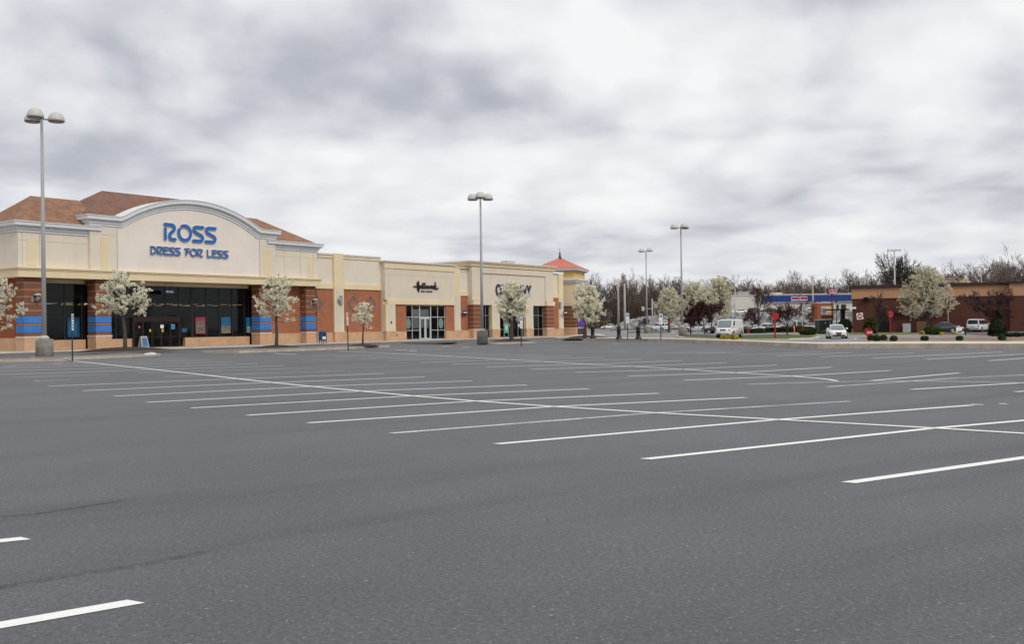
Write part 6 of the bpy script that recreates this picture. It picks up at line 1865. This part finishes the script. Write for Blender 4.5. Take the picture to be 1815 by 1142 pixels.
# ------------------------------------------------------------------ red signs
REDS = mat('sign_red', (.38, .016, .02), .45, var=.06); REDD = mat('post_red', (.26, .014, .016), .5, var=.06)
def octa(mb, cx_, cz, r_, y0, y1, n=8): mb.prismy([(cx_ + r_ * math.cos(PI / n + 2 * PI * k / n), cz + r_ * math.sin(PI / n + 2 * PI * k / n)) for k in range(n)], y0, y1)
def px_h(P, px, py): return 1.7 + (hor(px) - py) / spx(P) - P.z
P = G(1374, 600, .18); t_ = thing('stop_sign', P, 'plain red octagon sign seen from behind on a red post', 'sign', .1)
hz_ = px_h(P, 1374, 561); r_ = 6.7 / spx(P)
MB().box(-.07, .07, -.05, .05, 0, hz_).build('post', REDD, t_); mb = MB(); octa(mb, 0, hz_, r_, -.08, -.05); mb.build('sign_plate', REDS, t_)
P = G(1578, 592, .1); t_ = thing('stop_sign', P, 'red octagon sign with pale wording on a red post before the restaurant porch', 'sign', 0)
hz_ = px_h(P, 1575, 557); r_ = 6.4 / spx(P)
MB().box(-.07, .07, -.05, .05, 0, hz_).build('post', REDD, t_); mb = MB(); octa(mb, 0, hz_, r_, -.08, -.05); a = mb.build('sign_plate', REDS, t_)
text_mesh('lettering', 'STOP', mat('faded_white', (.45, .30, .30), .5, var=0), a, (0, -.085, hz_ - .27), r_ * 1.0, .13, .01)
text_mesh('emblem', 'X', mat('emblem_grey', (.22, .14, .13), .5, var=0), a, (0, -.085, hz_ + .1), .26, .36, .01, bold=.02)
P = G(1528, 591.5, .1); t_ = thing('do_not_enter_sign', P, 'white square sign with a red disc and white bar, leaning by the restaurant corner', 'sign', 0.0)
t_.rotation_euler = (0, -.12, 0)
hz_ = px_h(P, 1524, 560.5); s_ = 5.6 / spx(P)
MB().box(-.05, .05, -.02, .04, 0, hz_ + s_).build('post', mat('post_dark', (.03, .04, .035), .6), t_)
a = MB().box(-s_, s_, -.06, -.03, hz_ - s_, hz_ + s_).build('sign_plate', WHITE, t_)
mb = MB(); octa(mb, 0, hz_, s_ * .86, -.075, -.06, 24); mb.build('red_disc', REDS, a); MB().box(-s_ * .62, s_ * .62, -.085, -.075, hz_ - s_ * .14, hz_ + s_ * .14).build('white_bar', WHITE, a)
text_mesh('lettering', 'DO NOT', WHITE, a, (0, -.08, hz_ + s_ * .42), s_ * .95, s_ * .26, .008); text_mesh('lettering', 'ENTER', WHITE, a, (0, -.08, hz_ - s_ * .42), s_ * .85, s_ * .26, .008)
P = G(1539, 597, .1); t_ = thing('stop_sign', P, 'low red sign with white lettering at the end of the side drive', 'sign', .2)
k = spx(P)
MB().box(-.06, .06, -.04, .04, 0, 4 / k).build('post', REDD, t_)
mb = MB(); octa(mb, .05, 8 / k, 7.2 / k, -.1, .1); a = mb.build('sign_plate', REDS, t_); MB().box(-.35, .3, -.1, .1, 12 / k, 14.5 / k).build('top_plate', REDS, t_)
text_mesh('lettering', 'STOP', WHITE, a, (.12, -.11, 7.2 / k), .62, .2, .01, bold=.02)
# red flag like plates by the pears
for px, py0, py1, yb_, lb in ((1208.5, 559, 566, 592, 'small red sign half hidden by the tall lamp pole'), (1238.5, 566, 571, 592.5, 'small red post topped sign among the plum trunks')):
    P = GH(px, yb_); t_ = thing('small_sign', P, lb, 'sign', .3); z1_ = px_h(P, px, py0); z0_ = px_h(P, px, py1)
    MB().box(-.04, .04, -.03, .03, 0, z1_).build('post', METAL, t_); MB().box(-.25, .25, -.05, -.03, z0_, z1_).build('sign_plate', REDS, t_)
P = GH(1189, 590); t_ = thing('street_sign', P, 'green street name blade over an orange plate at the pear trunk', 'sign', 0)
z1_ = px_h(P, 1189, 561); MB().box(-.05, .05, -.04, .04, 0, z1_).build('post', METAL, t_); MB().box(-.4, .8, -.06, -.04, z1_ - .25, z1_ + .05).build('name_blade', mat('blade_green', (.18, .32, .28), .5, var=0), t_)
MB().box(-.3, .3, -.06, -.04, z1_ - 1.35, z1_ - .5).build('orange_plate', mat('plate_orange', (.55, .14, .05), .5, var=.2, vscale=5), t_)
P = GH(1163, 587); t_ = thing('orange_sign', P, 'small orange diamond work sign by the rocks', 'sign', 0)
z1_ = px_h(P, 1164, 560); MB().box(-.04, .04, -.03, .03, 0, z1_).build('post', METAL, t_); mb = MB(); octa(mb, 0, z1_, .38, -.06, -.03, 4); mb.build('sign_plate', mat('cone_orange', (.68, .13, .02), .5, var=.05), t_)
# hydrant
P = GH(1326.5, 592.6); t_ = thing('fire_hydrant', P, 'small red fire hydrant right of the delivery van', 'hydrant', 0)
MB().lathe(0, 0, [(.20, 0), (.20, .08), (.14, .1), (.14, .55), (.18, .58), (.18, .64), (.12, .78), (.04, .84)], 12).build('barrel', REDS, t_); MB().tube([(-.24, 0, .42), (.24, 0, .42)], .07, 8).build('outlets', REDS, t_)
# orange delineators and white post
for px, py, lb in ((1408.5, 592.6, 'orange delineator post left of the white post'), (1423, 585.5, 'orange delineator post behind the hedge, right of the white post')):
    P = GH(px, py); t_ = thing('delineator_post', P, lb, 'bollard', 0); t_.rotation_euler = (0, -.06, 0); h_ = 15 / spx(P)
    MB().lathe(0, 0, [(.14, 0), (.12, .08), (.09, .12), (.08, h_)], 10).build('tube', mat('cone_orange', (0, 0, 0)), t_); MB().lathe(0, 0, [(.084, h_ - .35), (.084, h_ - .2)], 10).build('reflector', WHITE, t_)
P = GH(1412.5, 589); t_ = thing('marker_post', P, 'thin white post beside the orange delineator', 'post', 0); MB().cyl(0, 0, 0, 20 / spx(P), .06, n=8).build('shaft', WHITE, t_)
P = G(1303.2, 598, .15); t_ = thing('traffic_cone', P, 'rusty orange cone standing against the van door', 'cone', 0)
MB().lathe(0, 0, [(.17, 0.0), (.14, .3), (.05, 1.0)], 10).build('cone', mat('rust_orange', (.50, .25, .12), .8, var=.3), t_); MB().box(-.2, .2, -.2, .2, -.03, .04).build('foot', mat('rust_orange', (0, 0, 0)), t_)
# green transformer
P = GH(1460.5, 589.5); t_ = thing('transformer_box', P, 'dark green transformer box with a pale lid', 'transformer', .1); k = spx(P)
GT = mat('transformer_green', (.040, .060, .046), .6, var=.2)
MB().box(-12.3 / k, 12.3 / k, -.9, .9, .05, 21.5 / k).build('casing', GT, t_, bevel=.04); MB().box(-12.9 / k, 12.9 / k, -1, 1, 21.5 / k, 23 / k).build('lid', mat('lid_pale', (.50, .53, .52), .6), t_)
MB().box(-11.5 / k, -.2 / k, -.93, -.9, .2, 20 / k).build('door', GT, t_); MB().box(.2 / k, 11.5 / k, -.93, -.9, .2, 20 / k).build('door', GT, t_)
for x in (-1.6, 7): MB().lathe(x / k, 0, [(.01, 0), (.01, .01)], 6) and MB().box(x / k - .08, x / k + .08, -.95, -.93, 16 / k, 18.3 / k).build('label_plate', WHITE, t_)
# drive-through canopy
P = GH(1494, 590); k = spx(P); t_ = thing('order_canopy', P, 'black order point canopy on one column above the white car', 'canopy', 0)
zt2 = px_h(P, 1490, 550.5)
MB().box(-3.2 / k, 3.4 / k, -.3, .3, 0, zt2).build('column', BLACK, t_); MB().box(-28 / k, 9.5 / k, -.9, .9, zt2, zt2 + .22).build('canopy_roof', BLACK, t_, bevel=.03)
MB().box(.2 / k, 2.2 / k, -.33, -.3, .4, 15 / k).build('order_panel', mat('panel_pale', (.5, .52, .55), .4), t_)
P = GH(1483, 590); t_ = thing('slim_pole', P, 'thin dark pole standing behind the white car roof', 'pole', 0); MB().cyl(0, 0, 0, px_h(P, 1483, 534), .09, .07, n=8).build('shaft', METAL, t_); MB().box(-.12, .12, -.12, .12, px_h(P, 1483, 536), px_h(P, 1483, 533.5)).build('cap', BLACK, t_)
# brick kiosk with posters
Pk = at_px(1463.5, 196); k = FP / 196.0; t_ = thing('brick_kiosk', Pk, 'small orange brick kiosk with bright posters left of the black canopy', 'building', 0)
kz = lambda py: 1.7 + (hor(1463) - py) / k - Pk.z
MB().box(-14.5 / k, 14.5 / k, 0, 4, 0, kz(538)).build('wall', brick_mat('kiosk_brick', (.36, .125, .055), (.33, .11, .05), (.28, .12, .07), .4, .13, .012), t_); MB().box(-15 / k, 15 / k, -.1, 4.1, kz(538), kz(536.8)).build('roof_edge', COPE, t_)
MB().box(-7.5 / k, 13.5 / k, -.05, 0, kz(564), kz(559.5)).build('window', mat('dark_window', (0, 0, 0)), t_)
pa = MB().box(-8 / k, 13 / k, -.06, -.0, kz(557.8), kz(543.2)).build('poster_board', mat('board_cream', (.55, .47, .38), .5, var=.15, vscale=2), t_)
for (a, b_, c_, d_, m_) in ((2.2, 12.2, 552, 547, mat('panel_yellow', (.62, .45, .03), .5, var=0)), (-7, 1.2, 554.5, 546.8, mat('panel_blue', (.12, .17, .34), .5, var=.4, vscale=3)), (3, 12.4, 557, 553.8, mat('panel_orange', (.62, .20, .09), .5, var=.1)), (-6.5, .5, 557.2, 555.2, mat('panel_red', (.42, .12, .12), .5, var=.4, vscale=3)), (3.5, 11.5, 550, 548.8, BLACK)):
    MB().box(a / k, b_ / k, -.08 - (.01 if m_ is BLACK else 0), -.06, kz(c_), kz(d_)).build('printed_panel', m_, pa)
# pole sign
P = GH(1475.5, 586); t_ = thing('pole_sign', P, 'magenta and white pole sign above the blue fascia', 'sign', 0); k = spx(P)
MB().cyl(0, 0, 0, px_h(P, 1475, 521), .14, .12, n=10).build('pole', BLACK, t_)
z0_, z1_ = px_h(P, 1477, 521.3), px_h(P, 1477, 512.3)
MB().box(-7.2 / k, 9 / k, -.3, .3, z0_, z1_).build('sign_cabinet', mat('cabinet_magenta', (.26, .018, .07), .4, var=.05), t_); MB().box(-7.6 / k, -7.2 / k, -.31, .5, z0_, z1_).build('side_panel', BLACK, t_)
h_ = z1_ - z0_
a = MB().box(-6 / k, 8.2 / k, -.33, -.3, z0_ + h_ * .38, z0_ + h_ * .80).build('face_panel', mat('face_pink', (.70, .50, .56), .4, var=0), t_); MB().box(-5 / k, 7.8 / k, -.33, -.3, z0_ + h_ * .12, z0_ + h_ * .24).build('lettering_bar', WHITE, t_)
MB().box(-5 / k, .3 / k, -.35, -.33, z0_ + h_ * .5, z0_ + h_ * .68).box(1.6 / k, 7.2 / k, -.35, -.33, z0_ + h_ * .5, z0_ + h_ * .68).build('lettering_bar', mat('cabinet_magenta', (0, 0, 0)), a)
# white board and dark letterbox by the minivan
P = GH(1701.5, 593, .06); t_ = thing('notice_board', P, 'white board with a green and black mark between sedan and minivan', 'sign board', 0); k = spx(P)
MB().box(-6.6 / k, 6.6 / k, -.03, .03, .1, 13 / k).build('board', WHITE, t_); MB().prismy([(4.6 / k * math.cos(q), 4.6 / k + 1.8 / k * math.sin(q)) for q in [2 * PI * i / 14 for i in range(14)]], -.045, -.03).build('printed_mark', mat('mark_green', (.05, .13, .09), .5, var=.2), t_)
for x in (-5.8, 5.8): MB().box(x / k - .04, x / k + .04, -.02, .02, 0, .12).build('leg', METAL, t_)
P = GH(1711.5, 594.5, .06); t_ = thing('letterbox', P, 'small dark letterbox on a post left of the minivan', 'letterbox', 0); k = spx(P)
MB().box(-.05, .05, -.05, .05, 0, 7 / k).build('post', BLACK, t_); MB().prismy([(-.28, 7 / k), (.28, 7 / k), (.28, 11 / k), (.14, 13 / k), (-.14, 13 / k), (-.28, 11 / k)], -.25, .25).build('box', BLACK, t_)
P = GH(1681, 590); t_ = thing('slim_pole', P, 'thin light pole against the restaurant brick wall', 'pole', 0); MB().cyl(0, 0, 0, px_h(P, 1681, 552), .04, n=6).build('shaft', METAL_L, t_); MB().box(-.06, .06, -.06, .06, px_h(P, 1681, 552), px_h(P, 1681, 551)).build('cap', METAL, t_)

# ------------------------------------------------------------------ utility poles, street lamps
CP = mat('pole_concrete', (.40, .38, .34), .9, var=.12)
def pole(px, d, ytop, label, r0=.26, m_=CP, arms=(), name='utility_pole', yb=None):
    P = at_px(px, d); t_ = thing(name, P, label, 'pole', 0); h_ = 1.7 + (hor(px) - ytop) * d / FP - P.z
    MB().cyl(0, 0, -.2, h_, r0, r0 * .6, n=10).build('shaft', m_, t_)
    for (dz_, w_) in arms: MB().box(-w_, w_, -.06, .06, h_ - dz_ - .08, h_ - dz_ + .08).build('crossarm', TWIGD, t_)
    return t_
pole(1096.5, 240, 505, 'left one of two concrete poles behind the corner drive', .30)
pole(1107.8, 238, 502, 'right one of two concrete poles behind the corner drive', .34)
pole(1441.5, 262, 502, 'pale wooden pole crossing the blue fascia', .24, CP, ((.8, .8),))
P = at_px(1156.5, 236); t_ = thing('traffic_signal', P, 'traffic signal mast with a white head reaching left behind the lamp', 'traffic light', 0)
h_ = 1.7 + (hor(1156) - 530) * 236 / FP - P.z; zs = 1.7 + (hor(1156) - 547.5) * 236 / FP - P.z
MB().cyl(0, 0, 0, h_, .16, .12, n=8).build('pole', METAL_L, t_); MB().tube([(0, 0, zs), (-1.9, 0, zs)], .08, 6).build('mast_arm', METAL_L, t_); MB().box(-2.5, -1.9, -.2, .2, zs - .45, zs + .55).build('signal_head', METAL_L, t_)
P = at_px(1303.5, 235); t_ = thing('street_lamp', P, 'thin street lamp in front of the left end of the white building', 'street lamp', 0)
h_ = 1.7 + (hor(1303) - 497) * 235 / FP - P.z
MB().cyl(0, 0, 0, h_, .12, .08, n=8).build('pole', METAL_L, t_); MB().tube([(0, 0, h_), (-.5, 0, h_ + .2), (-1.0, 0, h_ + .15)], .06, 6).build('arm', METAL_L, t_); MB().tube([(0, 0, h_ - 3.4), (.9, 0, h_ - 2.8), (1.7, 0, h_ - 2.3)], .05, 6).build('arm', METAL_L, t_); MB().box(-1.5, -.9, -.12, .12, h_ + .05, h_ + .2).build('lamp_head', METAL_L, t_)
P = at_px(1587, 190); t_ = thing('light_mast', P, 'light mast with four pale floodlights over the restaurant roof', 'light mast', 0)
h_ = 1.7 + (hor(1587) - 444) * 190 / FP - P.z
MB().cyl(0, 0, 0, h_, .17, .12, n=10).build('pole', METAL_L, t_); MB().box(-1.1, 1.1, -.06, .06, h_ - .1, h_).build('crossbar', METAL_L, t_)
for x in (-1.1, -.35, .4, 1.1): MB()._lathe(x, 0, [(.30, h_ - .08), (.32, h_ + .05), (.22, h_ + .3), (.06, h_ + .38)], 10, True).build('floodlight', mat('flood_white', (.62, .62, .58), .5, var=0), t_)
P = at_px(1740.5, 185); t_ = thing('street_lamp', P, 'curved neck street lamp above the right part of the restaurant roof', 'street lamp', 0)
h_ = 1.7 + (hor(1740) - 488) * 185 / FP - P.z
MB().cyl(0, 0, 0, h_, .09, .07, n=8).build('pole', METAL_L, t_); MB().tube([(0, 0, h_), (.15, 0, h_ + .35), (.45, 0, h_ + .6)], .07, 6).build('arm', METAL_L, t_); MB().tube([(.4, 0, h_ + .5), (.75, 0, h_ + 1.15)], [.12, .15], 8).build('lamp_head', WHITE, t_)
# broken white scrap by the island tip
P = G(266, 627.3, .22); t_ = thing('white_scrap', P, 'small white scrap lying on the tip of the first island', 'litter', .3)
MB().prism([(-.35, -.1), (.1, -.16), (.38, .0), (.2, .14), (-.2, .12)], -.06, [.04, .10, .05, .08, .05]).build('scrap', WHITE, t_)
# conduit left of the fourth pillar
print('objects', len(bpy.data.objects))
